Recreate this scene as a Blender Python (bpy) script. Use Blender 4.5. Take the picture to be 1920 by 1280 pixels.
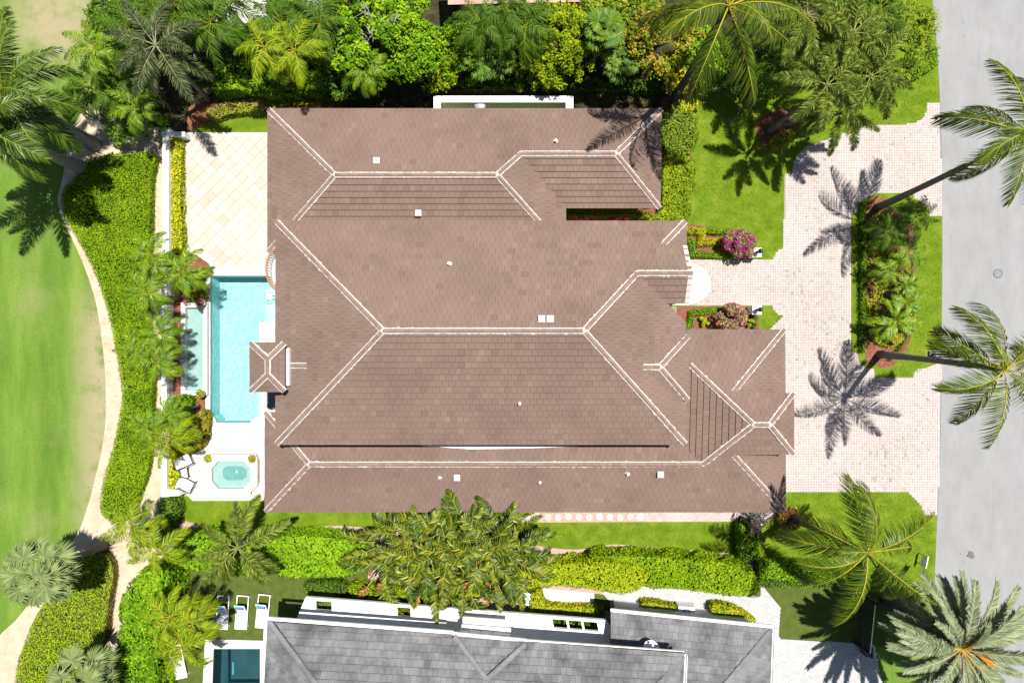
import bpy, bmesh, math, random
import numpy as np
from mathutils import Vector, Matrix

# ------------------------------------------------------------------ start
for o in list(bpy.data.objects):
    bpy.data.objects.remove(o, do_unlink=True)
scene = bpy.context.scene
COL = scene.collection
R = math.radians
H = 42.0            # drone height above the ground, metres
S = 32.0            # photograph pixels per metre at ground level

# camera
cam_d = bpy.data.cameras.new('camera')
cam_d.sensor_fit = 'HORIZONTAL'
cam_d.sensor_width = 36.0
cam_d.lens = 36.0 * H * S / 1920.0
cam_d.clip_start = 0.5
cam_d.clip_end = 3000
cam = bpy.data.objects.new('camera', cam_d)
cam.location = (0, 0, H)
cam.rotation_euler = (0, 0, 0)
COL.objects.link(cam)
scene.camera = cam

# sun and sky
SUN_DIR = Vector((0.21, 0.205, 1.0)).normalized()      # towards the sun
world = bpy.data.worlds.new('World')
scene.world = world
world.use_nodes = True
nt = world.node_tree
nt.nodes.clear()
wo = nt.nodes.new('ShaderNodeOutputWorld')
wb = nt.nodes.new('ShaderNodeBackground')
ws = nt.nodes.new('ShaderNodeTexSky')
ws.sky_type = 'NISHITA'
ws.sun_disc = False
ws.sun_elevation = math.asin(SUN_DIR.z)
ws.sun_rotation = math.atan2(SUN_DIR.x, SUN_DIR.y)
ws.altitude = 5
wb.inputs['Strength'].default_value = 0.05
nt.links.new(ws.outputs[0], wb.inputs[0])
nt.links.new(wb.outputs[0], wo.inputs[0])
sl = bpy.data.lights.new('sun', 'SUN')
sl.energy = 4.9
sl.angle = R(0.5)
sl.color = (1.0, 0.965, 0.90)
sun = bpy.data.objects.new('sun', sl)
sun.rotation_euler = SUN_DIR.to_track_quat('Z', 'Y').to_euler()
sun.location = SUN_DIR * 60
COL.objects.link(sun)
vs = scene.view_settings
vs.view_transform = 'Standard'
vs.look = 'None'
vs.exposure = 0.78
vs.gamma = 1.0
vs.use_curve_mapping = False
scene.render.engine = 'CYCLES'
scene.cycles.max_bounces = 8
scene.cycles.transparent_max_bounces = 12

# ------------------------------------------------------------------ helpers
def P(px, py, z=0.0):
    """surveyed point: where the photograph's pixel lies at height z"""
    k = (H - z) / H / S
    return Vector(((px - 960) * k, (640 - py) * k, z))

def PL(pts, z=0.0):
    return [P(a, b, z) for a, b in pts]

def sr(r, g, b):
    f = lambda c: ((c/255 + 0.055)/1.055)**2.4 if c > 10 else c/255/12.92
    return (f(r), f(g), f(b), 1)

def ob(name, me, mat=None, parent=None, world_mesh=True, matrix=None):
    o = bpy.data.objects.new(name, me)
    COL.objects.link(o)
    if mat is not None and not me.materials:
        me.materials.append(mat)
    if parent is not None:
        o.parent = parent
        if world_mesh and parent.parent is None and parent.type == 'EMPTY':
            o.matrix_parent_inverse = Matrix.Translation(-parent.location)
    if matrix is not None:
        o.matrix_basis = matrix
    return o

def tag(o, label=None, cat=None, group=None, kind=None):
    if label: o['label'] = label
    if cat: o['category'] = cat
    if group: o['group'] = group
    if kind: o['kind'] = kind
    return o

def thing(name, label, cat, loc=(0, 0, 0), group=None):
    o = bpy.data.objects.new(name, None)
    o.empty_display_size = 0.2
    o.location = loc
    COL.objects.link(o)
    return tag(o, label, cat, group)

class MB:
    """collects faces for ONE mesh"""
    def __init__(s):
        s.v = []; s.f = []; s.r = []
    def face(s, pts, r=0.5):
        n = len(s.v)
        s.v.extend([tuple(p) for p in pts])
        s.f.append(list(range(n, n + len(pts)))); s.r.append(r)
    def prism(s, bot, top, r=0.5, cap_bottom=True):
        n = len(bot); b = len(s.v)
        s.v.extend([tuple(p) for p in bot]); s.v.extend([tuple(p) for p in top])
        area = sum(bot[i][0]*bot[(i+1) % n][1] - bot[(i+1) % n][0]*bot[i][1] for i in range(n))
        idx = list(range(n))
        if area < 0: idx = idx[::-1]
        s.f.append([b + n + i for i in idx]); s.r.append(r)
        if cap_bottom:
            s.f.append([b + i for i in idx[::-1]]); s.r.append(r)
        for q in range(n):
            i, j = idx[q], idx[(q+1) % n]
            s.f.append([b+i, b+j, b+n+j, b+n+i]); s.r.append(r)
    def slab(s, pts, z0, z1, r=0.5):
        s.prism([(p[0], p[1], z0) for p in pts], [(p[0], p[1], z1) for p in pts], r)
    def box(s, c, d, rot=0.0, r=0.5, M=None):
        x, y, z = d[0]/2, d[1]/2, d[2]/2
        m = Matrix.Rotation(rot, 4, 'Z') if M is None else M
        c = Vector(c)
        q = [(-x,-y),(x,-y),(x,y),(-x,y)]
        s.prism([c + m @ Vector((a,b,-z)) for a, b in q], [c + m @ Vector((a,b,z)) for a, b in q], r)
    def tube(s, pts, rad, n=8, r=0.5, cap=True):
        pts = [Vector(p) for p in pts]
        if not hasattr(rad, '__len__'): rad = [rad]*len(pts)
        b = len(s.v)
        for i, p in enumerate(pts):
            d = (pts[min(i+1, len(pts)-1)] - pts[max(i-1, 0)]).normalized()
            a = d.cross(Vector((0.01, 0.02, 1)))
            if a.length < 1e-3 or abs(d.z) > .98: a = d.cross(Vector((1, 0.01, 0)))
            a.normalize(); c = d.cross(a)
            for k in range(n):
                t = 2*math.pi*k/n
                s.v.append(tuple(p + (a*math.cos(t) + c*math.sin(t))*rad[i]))
        for i in range(len(pts)-1):
            for k in range(n):
                k2 = (k+1) % n
                s.f.append([b+i*n+k, b+i*n+k2, b+(i+1)*n+k2, b+(i+1)*n+k]); s.r.append(r)
        if cap:
            s.f.append([b+k for k in range(n)][::-1]); s.r.append(r)
            s.f.append([b+(len(pts)-1)*n+k for k in range(n)]); s.r.append(r)
    def lathe(s, c, prof, n=20, r=0.5):
        b = len(s.v); c = Vector(c)
        for rr, z in prof:
            for k in range(n):
                t = 2*math.pi*k/n
                s.v.append((c.x + rr*math.cos(t), c.y + rr*math.sin(t), c.z + z))
        for i in range(len(prof)-1):
            for k in range(n):
                k2 = (k+1) % n
                s.f.append([b+i*n+k, b+i*n+k2, b+(i+1)*n+k2, b+(i+1)*n+k]); s.r.append(r)
        s.f.append([b+(len(prof)-1)*n+k for k in range(n)]); s.r.append(r)
    def mesh(s, name, smooth=False):
        me = bpy.data.meshes.new(name)
        me.from_pydata(s.v, [], s.f)
        a = me.attributes.new('rnd', 'FLOAT', 'FACE')
        a.data.foreach_set('value', np.array(s.r, dtype=np.float32))
        if smooth:
            me.polygons.foreach_set('use_smooth', np.ones(len(s.f), dtype=bool))
        me.update()
        return me
    def build(s, name, mat, parent=None, smooth=False):
        return ob(name, s.mesh(name, smooth), mat, parent)

def np_mesh(name, V, F, rnd, smooth=False):
    """V (n,3), F (m,4) quads, rnd (m)"""
    me = bpy.data.meshes.new(name)
    n, m = len(V), len(F)
    me.vertices.add(n)
    me.vertices.foreach_set('co', np.ascontiguousarray(V, dtype=np.float32).ravel())
    k = F.shape[1]
    me.loops.add(m*k)
    me.loops.foreach_set('vertex_index', np.ascontiguousarray(F, dtype=np.int32).ravel())
    me.polygons.add(m)
    me.polygons.foreach_set('loop_start', np.arange(0, m*k, k, dtype=np.int32))
    a = me.attributes.new('rnd', 'FLOAT', 'FACE')
    a.data.foreach_set('value', np.ascontiguousarray(rnd, dtype=np.float32))
    me.update(calc_edges=True)
    return me

def smooth(pts, n=6, closed=True):
    """Catmull-Rom through points"""
    out = []; m = len(pts)
    for i in range(m if closed else m-1):
        g = lambda j: np.array(pts[j % m] if closed else pts[min(max(j, 0), m-1)], float)
        p0, p1, p2, p3 = g(i-1), g(i), g(i+1), g(i+2)
        for k in range(n):
            t = k/n
            out.append(tuple(0.5*((2*p1) + (p2-p0)*t + (2*p0-5*p1+4*p2-p3)*t*t + (3*p1-p0-3*p2+p3)*t**3)))
    if not closed: out.append(tuple(pts[-1]))
    return out

def inside(poly, x, y):
    poly = np.array([(p[0], p[1]) for p in poly], float)
    x = np.asarray(x, float); y = np.asarray(y, float)
    c = np.zeros(x.shape, bool)
    j = len(poly)-1
    for i in range(len(poly)):
        xi, yi = poly[i]; xj, yj = poly[j]
        with np.errstate(divide='ignore', invalid='ignore'):
            t = ((yi > y) != (yj > y)) & (x < (xj-xi)*(y-yi)/((yj-yi) if yj != yi else 1e-12) + xi)
        c ^= t
        j = i
    return c

def vnoise(x, y, seed=0):
    xi = np.floor(x).astype(np.int64); yi = np.floor(y).astype(np.int64)
    xf = x-xi; yf = y-yi
    def h(a, b):
        n = (a*374761393 + b*668265263 + seed*974634777) & 0x7fffffff
        n = ((n ^ (n >> 13))*1274126177) & 0x7fffffff
        return ((n ^ (n >> 16)) & 0xffff)/65535.0
    u = xf*xf*(3-2*xf); v = yf*yf*(3-2*yf)
    return (h(xi, yi)*(1-u)+h(xi+1, yi)*u)*(1-v) + (h(xi, yi+1)*(1-u)+h(xi+1, yi+1)*u)*v

def fbm(x, y, seed=0):
    return vnoise(x, y, seed)*.55 + vnoise(x*2.1, y*2.1, seed+1)*.3 + vnoise(x*4.3, y*4.3, seed+2)*.15

def offset_poly(pts, d):
    """inset (d>0) a polygon"""
    n = len(pts)
    area = sum(pts[i][0]*pts[(i+1) % n][1]-pts[(i+1) % n][0]*pts[i][1] for i in range(n))
    sg = 1 if area > 0 else -1
    out = []
    for i in range(n):
        a = Vector(pts[i-1][:2]); b = Vector(pts[i][:2]); c = Vector(pts[(i+1) % n][:2])
        e1 = (b-a); e2 = (c-b)
        if e1.length < 1e-6 or e2.length < 1e-6:
            out.append(tuple(b)); continue
        e1.normalize(); e2.normalize()
        n1 = Vector((-e1.y, e1.x))*sg; n2 = Vector((-e2.y, e2.x))*sg
        m = (n1+n2)
        if m.length < 1e-3: m = n1
        m.normalize()
        q = max(0.45, m.dot(n1))
        out.append(tuple(b + m*(d/q)))
    return out

# ------------------------------------------------------------------ materials
def ramp(nt, stops, fac):
    cr = nt.nodes.new('ShaderNodeValToRGB')
    el = cr.color_ramp.elements
    while len(el) > 1: el.remove(el[0])
    el[0].position = stops[0][0]; el[0].color = stops[0][1]
    for p, c in stops[1:]:
        e = el.new(p); e.color = c
    nt.links.new(fac, cr.inputs[0])
    return cr.outputs[0]

def mk(name, stops, src='noise', scale=3.0, detail=4, rough=.8, bump=0.0, bscale=None, spec=.3,
       trans=0.0, dirt=0.0, dscale=.6, dcol=(.02, .018, .015, 1), objvar=0.0, metal=0.0, stretch=None, obj_rand=False):
    m = bpy.data.materials.new(name); m.use_nodes = True
    nt = m.node_tree; N = nt.nodes; L = nt.links
    N.clear()
    out = N.new('ShaderNodeOutputMaterial')
    geo = N.new('ShaderNodeNewGeometry')
    pos = geo.outputs['Position']
    if stretch:
        mp = N.new('ShaderNodeVectorMath'); mp.operation = 'MULTIPLY'
        mp.inputs[1].default_value = stretch
        L.new(pos, mp.inputs[0]); pos = mp.outputs[0]
    def noise(sc, d=4, r=.55):
        n = N.new('ShaderNodeTexNoise'); n.inputs['Scale'].default_value = sc
        n.inputs['Detail'].default_value = d; n.inputs['Roughness'].default_value = r
        L.new(pos, n.inputs['Vector']); return n.outputs[0]
    if src == 'rnd':
        a = N.new('ShaderNodeAttribute'); a.attribute_name = 'rnd'; fac = a.outputs['Fac']
        if obj_rand:
            oi = N.new('ShaderNodeObjectInfo'); fac = oi.outputs['Random']
        if objvar:
            oi = N.new('ShaderNodeObjectInfo')
            ma = N.new('ShaderNodeMath'); ma.operation = 'MULTIPLY_ADD'
            L.new(oi.outputs['Random'], ma.inputs[0]); ma.inputs[1].default_value = objvar; ma.inputs[2].default_value = -objvar/2
            ad = N.new('ShaderNodeMath'); ad.operation = 'ADD'
            L.new(fac, ad.inputs[0]); L.new(ma.outputs[0], ad.inputs[1]); fac = ad.outputs[0]
    else:
        fac = noise(scale, detail)
    col = ramp(nt, stops, fac)
    if dirt:
        dn = noise(dscale, 6, .6)
        mr = N.new('ShaderNodeMapRange'); mr.inputs[1].default_value = .42; mr.inputs[2].default_value = .72
        mr.inputs[3].default_value = 0; mr.inputs[4].default_value = dirt
        L.new(dn, mr.inputs[0])
        mx = N.new('ShaderNodeMix'); mx.data_type = 'RGBA'
        L.new(mr.outputs[0], mx.inputs[0]); L.new(col, mx.inputs[6]); mx.inputs[7].default_value = dcol
        col = mx.outputs[2]
    b = N.new('ShaderNodeBsdfPrincipled')
    L.new(col, b.inputs['Base Color'])
    b.inputs['Roughness'].default_value = rough
    b.inputs['Specular IOR Level'].default_value = spec
    b.inputs['Metallic'].default_value = metal
    if bump:
        bp = N.new('ShaderNodeBump'); bp.inputs['Strength'].default_value = bump
        bp.inputs['Distance'].default_value = .05
        L.new(noise(bscale or scale*6, 3), bp.inputs['Height'])
        L.new(bp.outputs[0], b.inputs['Normal'])
    sh = b.outputs[0]
    if trans:
        t = N.new('ShaderNodeBsdfTranslucent'); L.new(col, t.inputs[0])
        mx = N.new('ShaderNodeMixShader'); mx.inputs[0].default_value = trans
        L.new(sh, mx.inputs[1]); L.new(t.outputs[0], mx.inputs[2]); sh = mx.outputs[0]
    L.new(sh, out.inputs[0])
    return m

def flat(name, c, rough=.6, spec=.4, metal=0.0, var=.12, scale=4.0, bump=0.0, dirt=0.0):
    d = (c[0]*(1-var), c[1]*(1-var), c[2]*(1-var), 1); e = (c[0]*(1+var), c[1]*(1+var), c[2]*(1+var), 1)
    return mk(name, [(.3, d), (.7, e)], scale=scale, rough=rough, spec=spec, metal=metal, bump=bump, dirt=dirt)

def lin(r, g, b): return (r, g, b, 1)

def water_mat(name, tint, ripple=9.0, strength=.25):
    m = bpy.data.materials.new(name); m.use_nodes = True
    nt = m.node_tree; N = nt.nodes; L = nt.links; N.clear()
    out = N.new('ShaderNodeOutputMaterial')
    tr = N.new('ShaderNodeBsdfTransparent'); tr.inputs[0].default_value = tint
    gl = N.new('ShaderNodeBsdfGlossy'); gl.inputs['Roughness'].default_value = .04
    fr = N.new('ShaderNodeFresnel'); fr.inputs[0].default_value = 1.33
    geo = N.new('ShaderNodeNewGeometry')
    n = N.new('ShaderNodeTexNoise'); n.inputs['Scale'].default_value = ripple; n.inputs['Detail'].default_value = 3
    L.new(geo.outputs['Position'], n.inputs['Vector'])
    bp = N.new('ShaderNodeBump'); bp.inputs['Strength'].default_value = strength; bp.inputs['Distance'].default_value = .1
    L.new(n.outputs[0], bp.inputs['Height'])
    L.new(bp.outputs[0], gl.inputs['Normal']); L.new(bp.outputs[0], fr.inputs['Normal'])
    mx = N.new('ShaderNodeMixShader')
    L.new(fr.outputs[0], mx.inputs[0]); L.new(tr.outputs[0], mx.inputs[1]); L.new(gl.outputs[0], mx.inputs[2])
    L.new(mx.outputs[0], out.inputs[0])
    return m

def glass_mat(name):
    return mk(name, [(0, lin(.012, .016, .022)), (1, lin(.03, .04, .05))], scale=.7, rough=.06, spec=.7)

MT = {}
# setting
MT['sand'] = mk('sand', [(.25, lin(.37, .295, .195)), (.5, lin(.45, .375, .27)), (.8, lin(.51, .44, .335))], scale=1.5, detail=8, bump=.3, bscale=40, dirt=.35, dscale=1.1, dcol=lin(.30, .21, .12))
MT['lawn'] = mk('lawn', [(.25, lin(.075, .135, .006)), (.5, lin(.125, .195, .010)), (.75, lin(.20, .25, .022))], scale=1.3, detail=10, bump=.8, bscale=60, rough=.9, spec=.1)
MT['turf'] = mk('turf', [(.3, lin(.055, .082, .014)), (.7, lin(.09, .115, .024))], scale=2.2, detail=10, bump=.6, bscale=50, rough=.9, spec=.1)
MT['mulch'] = mk('mulch', [(.3, lin(.10, .04, .022)), (.5, lin(.21, .085, .05)), (.75, lin(.30, .15, .10))], scale=9, detail=8, bump=1, bscale=30, rough=.95, spec=.1)
MT['soil'] = mk('soil', [(.3, lin(.02, .018, .010)), (.55, lin(.05, .045, .02)), (.75, lin(.06, .085, .02))], scale=2.2, detail=8, bump=.8, bscale=25, rough=.95, spec=.1)
MT['gravel'] = mk('gravel', [(.3, lin(.30, .20, .16)), (.6, lin(.45, .33, .28)), (.8, lin(.55, .45, .40))], scale=12, detail=6, bump=.8, bscale=30, rough=.95, spec=.1)
MT['road'] = mk('road', [(.25, lin(.215, .214, .216)), (.55, lin(.248, .247, .25)), (.8, lin(.278, .277, .28))], scale=.8, detail=12, bump=.25, bscale=40, rough=.9, spec=.15, stretch=(1.5, .6, 1), dirt=.25, dscale=2.5, dcol=lin(.19, .19, .19))
MT['joint'] = flat('joint', (.41, .37, .315), .95, .1, bump=.4)
MT['pjoint'] = flat('paver_joint', (.31, .26, .24), .95, .1, bump=.4)
MT['paver'] = mk('paver', [(0, lin(.26, .22, .215)), (.22, lin(.38, .33, .31)), (.5, lin(.445, .39, .368)), (.8, lin(.50, .445, .42)), (1, lin(.36, .36, .375))], src='rnd', rough=.85, spec=.2, bump=.3, bscale=30, dirt=.4, dscale=.28, dcol=lin(.36, .315, .305))
MT['greypaver'] = mk('greypaver', [(0, lin(.32, .32, .32)), (.6, lin(.42, .42, .415)), (1, lin(.47, .47, .46))], src='rnd', rough=.85, spec=.2, dirt=.2, dscale=1.5, dcol=lin(.3, .3, .3))
MT['travertine'] = mk('travertine', [(0, lin(.385, .335, .275)), (.12, lin(.43, .38, .32)), (.7, lin(.455, .41, .355)), (1, lin(.475, .435, .385))], src='rnd', obj_rand=True, rough=.6, spec=.3, bump=.1, bscale=20, dirt=.35, dscale=1.0, dcol=lin(.37, .31, .235))
MT['coping'] = mk('coping', [(.3, lin(.49, .47, .425)), (.7, lin(.56, .54, .50))], scale=2, rough=.6, bump=.1, bscale=20)
MT['white'] = mk('white_stucco', [(.3, lin(.74, .74, .72)), (.7, lin(.81, .81, .80))], scale=2, rough=.8, bump=.15, bscale=30, spec=.2)
MT['cream'] = mk('cream_stucco', [(.3, lin(.70, .62, .50)), (.7, lin(.76, .68, .56))], scale=2, rough=.8, bump=.15, bscale=30, spec=.2)
MT['fascia'] = flat('fascia', (.12, .085, .07), .6)
RT = [(0, lin(.142, .096, .077)), (.15, lin(.161, .110, .089)), (.5, lin(.167, .114, .092)), (.85, lin(.173, .119, .097)), (1, lin(.186, .130, .108))]
MT['tile_o'] = mk('roof_tile', RT, src='rnd', obj_rand=True, rough=.8, spec=.2, bump=.25, bscale=25, dirt=.75, dscale=.33, dcol=lin(.122, .081, .066))
MT['tile_a'] = mk('roof_tile_field', RT, src='rnd', rough=.8, spec=.2, bump=.25, bscale=25, dirt=.75, dscale=.33, dcol=lin(.122, .081, .066))
RG = [(0, lin(.135, .135, .142)), (.3, lin(.155, .155, .16)), (.7, lin(.172, .172, .175)), (1, lin(.19, .19, .19))]
MT['grey_o'] = mk('grey_roof_tile', RG, src='rnd', obj_rand=True, rough=.85, spec=.2, bump=.3, bscale=20, dirt=.95, dscale=.8, dcol=lin(.05, .05, .056), stretch=(1, 1, 1))
MT['grey_a'] = mk('grey_roof_tile_field', RG, src='rnd', rough=.85, spec=.2, bump=.3, bscale=20, dirt=.95, dscale=.8, dcol=lin(.05, .05, .056))
MT['under'] = flat('roof_underlay', (.07, .05, .042), .95, .1)
MT['mortar'] = mk('mortar', [(.3, lin(.41, .355, .33)), (.7, lin(.52, .465, .44))], scale=7, detail=5, rough=.9, spec=.1)
MT['ridge_o'] = mk('ridge_tile', [(0, lin(.165, .115, .096)), (1, lin(.205, .148, .126))], src='rnd', obj_rand=True, rough=.85, spec=.2, bump=.2, bscale=20, dirt=.25, dscale=5, dcol=lin(.33, .27, .245))
MT['ridge_a'] = mk('ridge_tile_field', [(0, lin(.165, .115, .096)), (1, lin(.205, .148, .126))], src='rnd', rough=.85, spec=.2, bump=.2, bscale=20, dirt=.25, dscale=5, dcol=lin(.33, .27, .245))
MT['gridge'] = flat('grey_ridge', (.18, .18, .187), .85, .2, bump=.3, dirt=.5)
MT['poolshell'] = mk('pool_plaster_ripple_light', [(.36, lin(.23, .42, .42)), (.64, lin(.39, .57, .56))], scale=7, detail=6, rough=.7, spec=.2)  # mottling paints rippled sunlight into the plaster colour
MT['spashell'] = mk('spa_plaster', [(.3, lin(.24, .33, .315)), (.7, lin(.30, .38, .365))], scale=3, rough=.7)
MT['darkshell'] = mk('dark_pool_plaster', [(.3, lin(.018, .045, .05)), (.7, lin(.028, .065, .07))], scale=2, rough=.6)
MT['water'] = water_mat('pool_water', lin(.82, .975, .985), 5, .9)
MT['spawater'] = water_mat('spa_water', lin(.88, .975, .97), 9, .6)
MT['black'] = flat('black_metal', (.015, .016, .02), .4, .5)
MT['steel'] = flat('steel', (.55, .56, .58), .3, .5, metal=.8)
MT['plastic'] = flat('white_plastic', (.72, .73, .74), .45, .4, var=.05)
MT['greyplastic'] = flat('grey_plastic', (.30, .31, .32), .5, .4)
MT['glass'] = glass_mat('window_glass')
MT['wood'] = mk('wood', [(.3, lin(.07, .045, .03)), (.7, lin(.16, .11, .08))], scale=6, stretch=(1, 6, 1), rough=.7)
MT['blue'] = flat('blue_fabric', (.04, .22, .62), .8, .2)
MT['sling'] = flat('sling_fabric', (.66, .66, .66), .8, .2, var=.05)
MT['terracotta'] = flat('pale_pot', (.62, .52, .42), .8, .2)
MT['copper'] = flat('rust_edge', (.35, .16, .09), .7, .3)
MT['bark'] = mk('bark', [(.3, lin(.10, .09, .08)), (.7, lin(.23, .21, .19))], scale=5, stretch=(1, 1, 5), rough=.95, spec=.1, bump=.6, bscale=16)
MT['greybark'] = mk('grey_bark', [(.3, lin(.20, .185, .17)), (.7, lin(.34, .315, .29))], scale=5, stretch=(1, 1, 5), rough=.95, spec=.1, bump=.5, bscale=16)
MT['darkbark'] = mk('dark_bark', [(.3, lin(.045, .04, .038)), (.7, lin(.11, .10, .095))], scale=5, stretch=(1, 1, 5), rough=.95, spec=.1, bump=.6, bscale=16)
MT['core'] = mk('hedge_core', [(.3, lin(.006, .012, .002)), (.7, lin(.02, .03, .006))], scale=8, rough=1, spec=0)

GAIN = 1.5
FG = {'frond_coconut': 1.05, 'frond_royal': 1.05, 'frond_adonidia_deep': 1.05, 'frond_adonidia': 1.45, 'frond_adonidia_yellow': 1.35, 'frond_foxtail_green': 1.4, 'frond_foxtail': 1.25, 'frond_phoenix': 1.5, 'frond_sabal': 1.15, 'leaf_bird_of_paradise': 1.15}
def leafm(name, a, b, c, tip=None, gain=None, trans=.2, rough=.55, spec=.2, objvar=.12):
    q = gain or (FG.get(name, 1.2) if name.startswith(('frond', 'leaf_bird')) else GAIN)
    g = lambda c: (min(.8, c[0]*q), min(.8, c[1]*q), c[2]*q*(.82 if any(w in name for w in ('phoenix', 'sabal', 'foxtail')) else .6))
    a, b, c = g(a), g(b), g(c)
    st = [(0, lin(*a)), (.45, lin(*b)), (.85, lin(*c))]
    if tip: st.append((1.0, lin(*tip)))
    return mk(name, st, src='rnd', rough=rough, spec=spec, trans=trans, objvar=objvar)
MT['l_bright'] = leafm('leaf_bright', (.03, .08, .003), (.09, .18, .005), (.18, .275, .010), spec=.12)
MT['l_lime'] = leafm('leaf_lime', (.045, .085, .002), (.13, .185, .004), (.24, .275, .009), spec=.12)
MT['l_olive'] = leafm('leaf_olive', (.03, .065, .004), (.10, .155, .007), (.20, .23, .02))
MT['l_yellow'] = leafm('leaf_yellow', (.06, .11, .003), (.19, .23, .004), (.42, .34, .010))
MT['l_orange'] = leafm('leaf_orange', (.05, .09, .006), (.14, .16, .010), (.30, .19, .03))
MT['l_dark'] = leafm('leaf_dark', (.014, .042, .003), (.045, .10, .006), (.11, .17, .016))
MT['l_ground'] = leafm('leaf_groundcover', (.034, .08, .002), (.104, .18, .004), (.20, .27, .009), spec=.1)
MT['l_mauve'] = leafm('leaf_mauve_groundcover', (.04, .045, .012), (.095, .085, .03), (.18, .125, .085), spec=.1)
MT['l_magenta'] = leafm('bract_magenta', (.10, .008, .075), (.20, .016, .17), (.30, .05, .25), trans=.25)
MT['l_pink'] = leafm('bract_pink', (.16, .05, .10), (.28, .09, .17), (.40, .17, .26), trans=.25)
MT['l_red'] = leafm('leaf_red', (.20, .015, .03), (.42, .05, .08), (.60, .28, .22), trans=.25)
MT['l_bronze'] = leafm('leaf_bronze', (.05, .02, .012), (.12, .045, .03), (.20, .09, .05), trans=.2)
MT['f_coco'] = leafm('frond_coconut', (.018, .042, .005), (.07, .115, .008), (.17, .205, .016), (.42, .35, .03), trans=.12, spec=.3, rough=.45)
MT['f_royal'] = leafm('frond_royal', (.014, .036, .004), (.05, .10, .008), (.13, .175, .02), (.26, .28, .03), trans=.12, spec=.4, rough=.4)
MT['f_fox'] = leafm('frond_foxtail', (.024, .036, .016), (.078, .10, .042), (.18, .20, .095), (.30, .29, .18), trans=.15)
MT['f_foxg'] = leafm('frond_foxtail_green', (.022, .045, .008), (.095, .135, .016), (.27, .30, .055), (.32, .30, .10), trans=.18)
MT['f_adon'] = leafm('frond_adonidia', (.02, .055, .004), (.075, .15, .007), (.19, .245, .012), (.33, .33, .02), trans=.15, spec=.3, rough=.45)
MT['f_adony'] = leafm('frond_adonidia_yellow', (.03, .075, .003), (.12, .18, .005), (.28, .30, .010), (.45, .38, .03), trans=.15)
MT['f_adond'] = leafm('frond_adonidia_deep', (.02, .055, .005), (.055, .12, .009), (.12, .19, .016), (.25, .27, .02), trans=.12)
MT['f_sabal'] = leafm('frond_sabal', (.06, .085, .035), (.12, .16, .06), (.20, .24, .10), (.30, .30, .12), trans=.15)
MT['f_phoenix'] = leafm('frond_phoenix', (.07, .09, .052), (.14, .165, .105), (.24, .26, .18), (.42, .25, .03), trans=.12, objvar=.1)
MT['f_bop'] = leafm('leaf_bird_of_paradise', (.010, .035, .004), (.055, .10, .008), (.25, .25, .02), (.34, .32, .06), trans=.15, spec=.35, rough=.42, objvar=.3)
MT['f_bopo'] = leafm('leaf_bird_of_paradise_old', (.10, .07, .02), (.26, .12, .03), (.34, .24, .10), (.42, .32, .12), trans=.2)
MT['l_fruit'] = flat('orange_fruit', (.62, .24, .02), .6)
MT['l_coconut'] = flat('coconut_husk', (.20, .17, .03), .6)
MT['shaft'] = flat('crownshaft_green', (.10, .17, .03), .5)

# ------------------------------------------------------------------ the setting: ground, path, road
def struct(name, mb, mat, parent=None):
    o = mb.build(name, mat, parent)
    if parent is None: o['kind'] = 'structure'
    return o

def sheet(name, pts, z, mat, px=True, kind='structure', thick=0.0, parent=None):
    q = PL(pts, z) if px else [Vector((p[0], p[1], z)) for p in pts]
    mb = MB()
    if thick: mb.slab(q, z-thick, z)
    else:
        a = sum(q[i].x*q[(i+1) % len(q)].y-q[(i+1) % len(q)].x*q[i].y for i in range(len(q)))
        mb.face(q if a > 0 else q[::-1])
    o = mb.build(name, mat, parent)
    if parent is None: o['kind'] = kind
    return o

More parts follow.
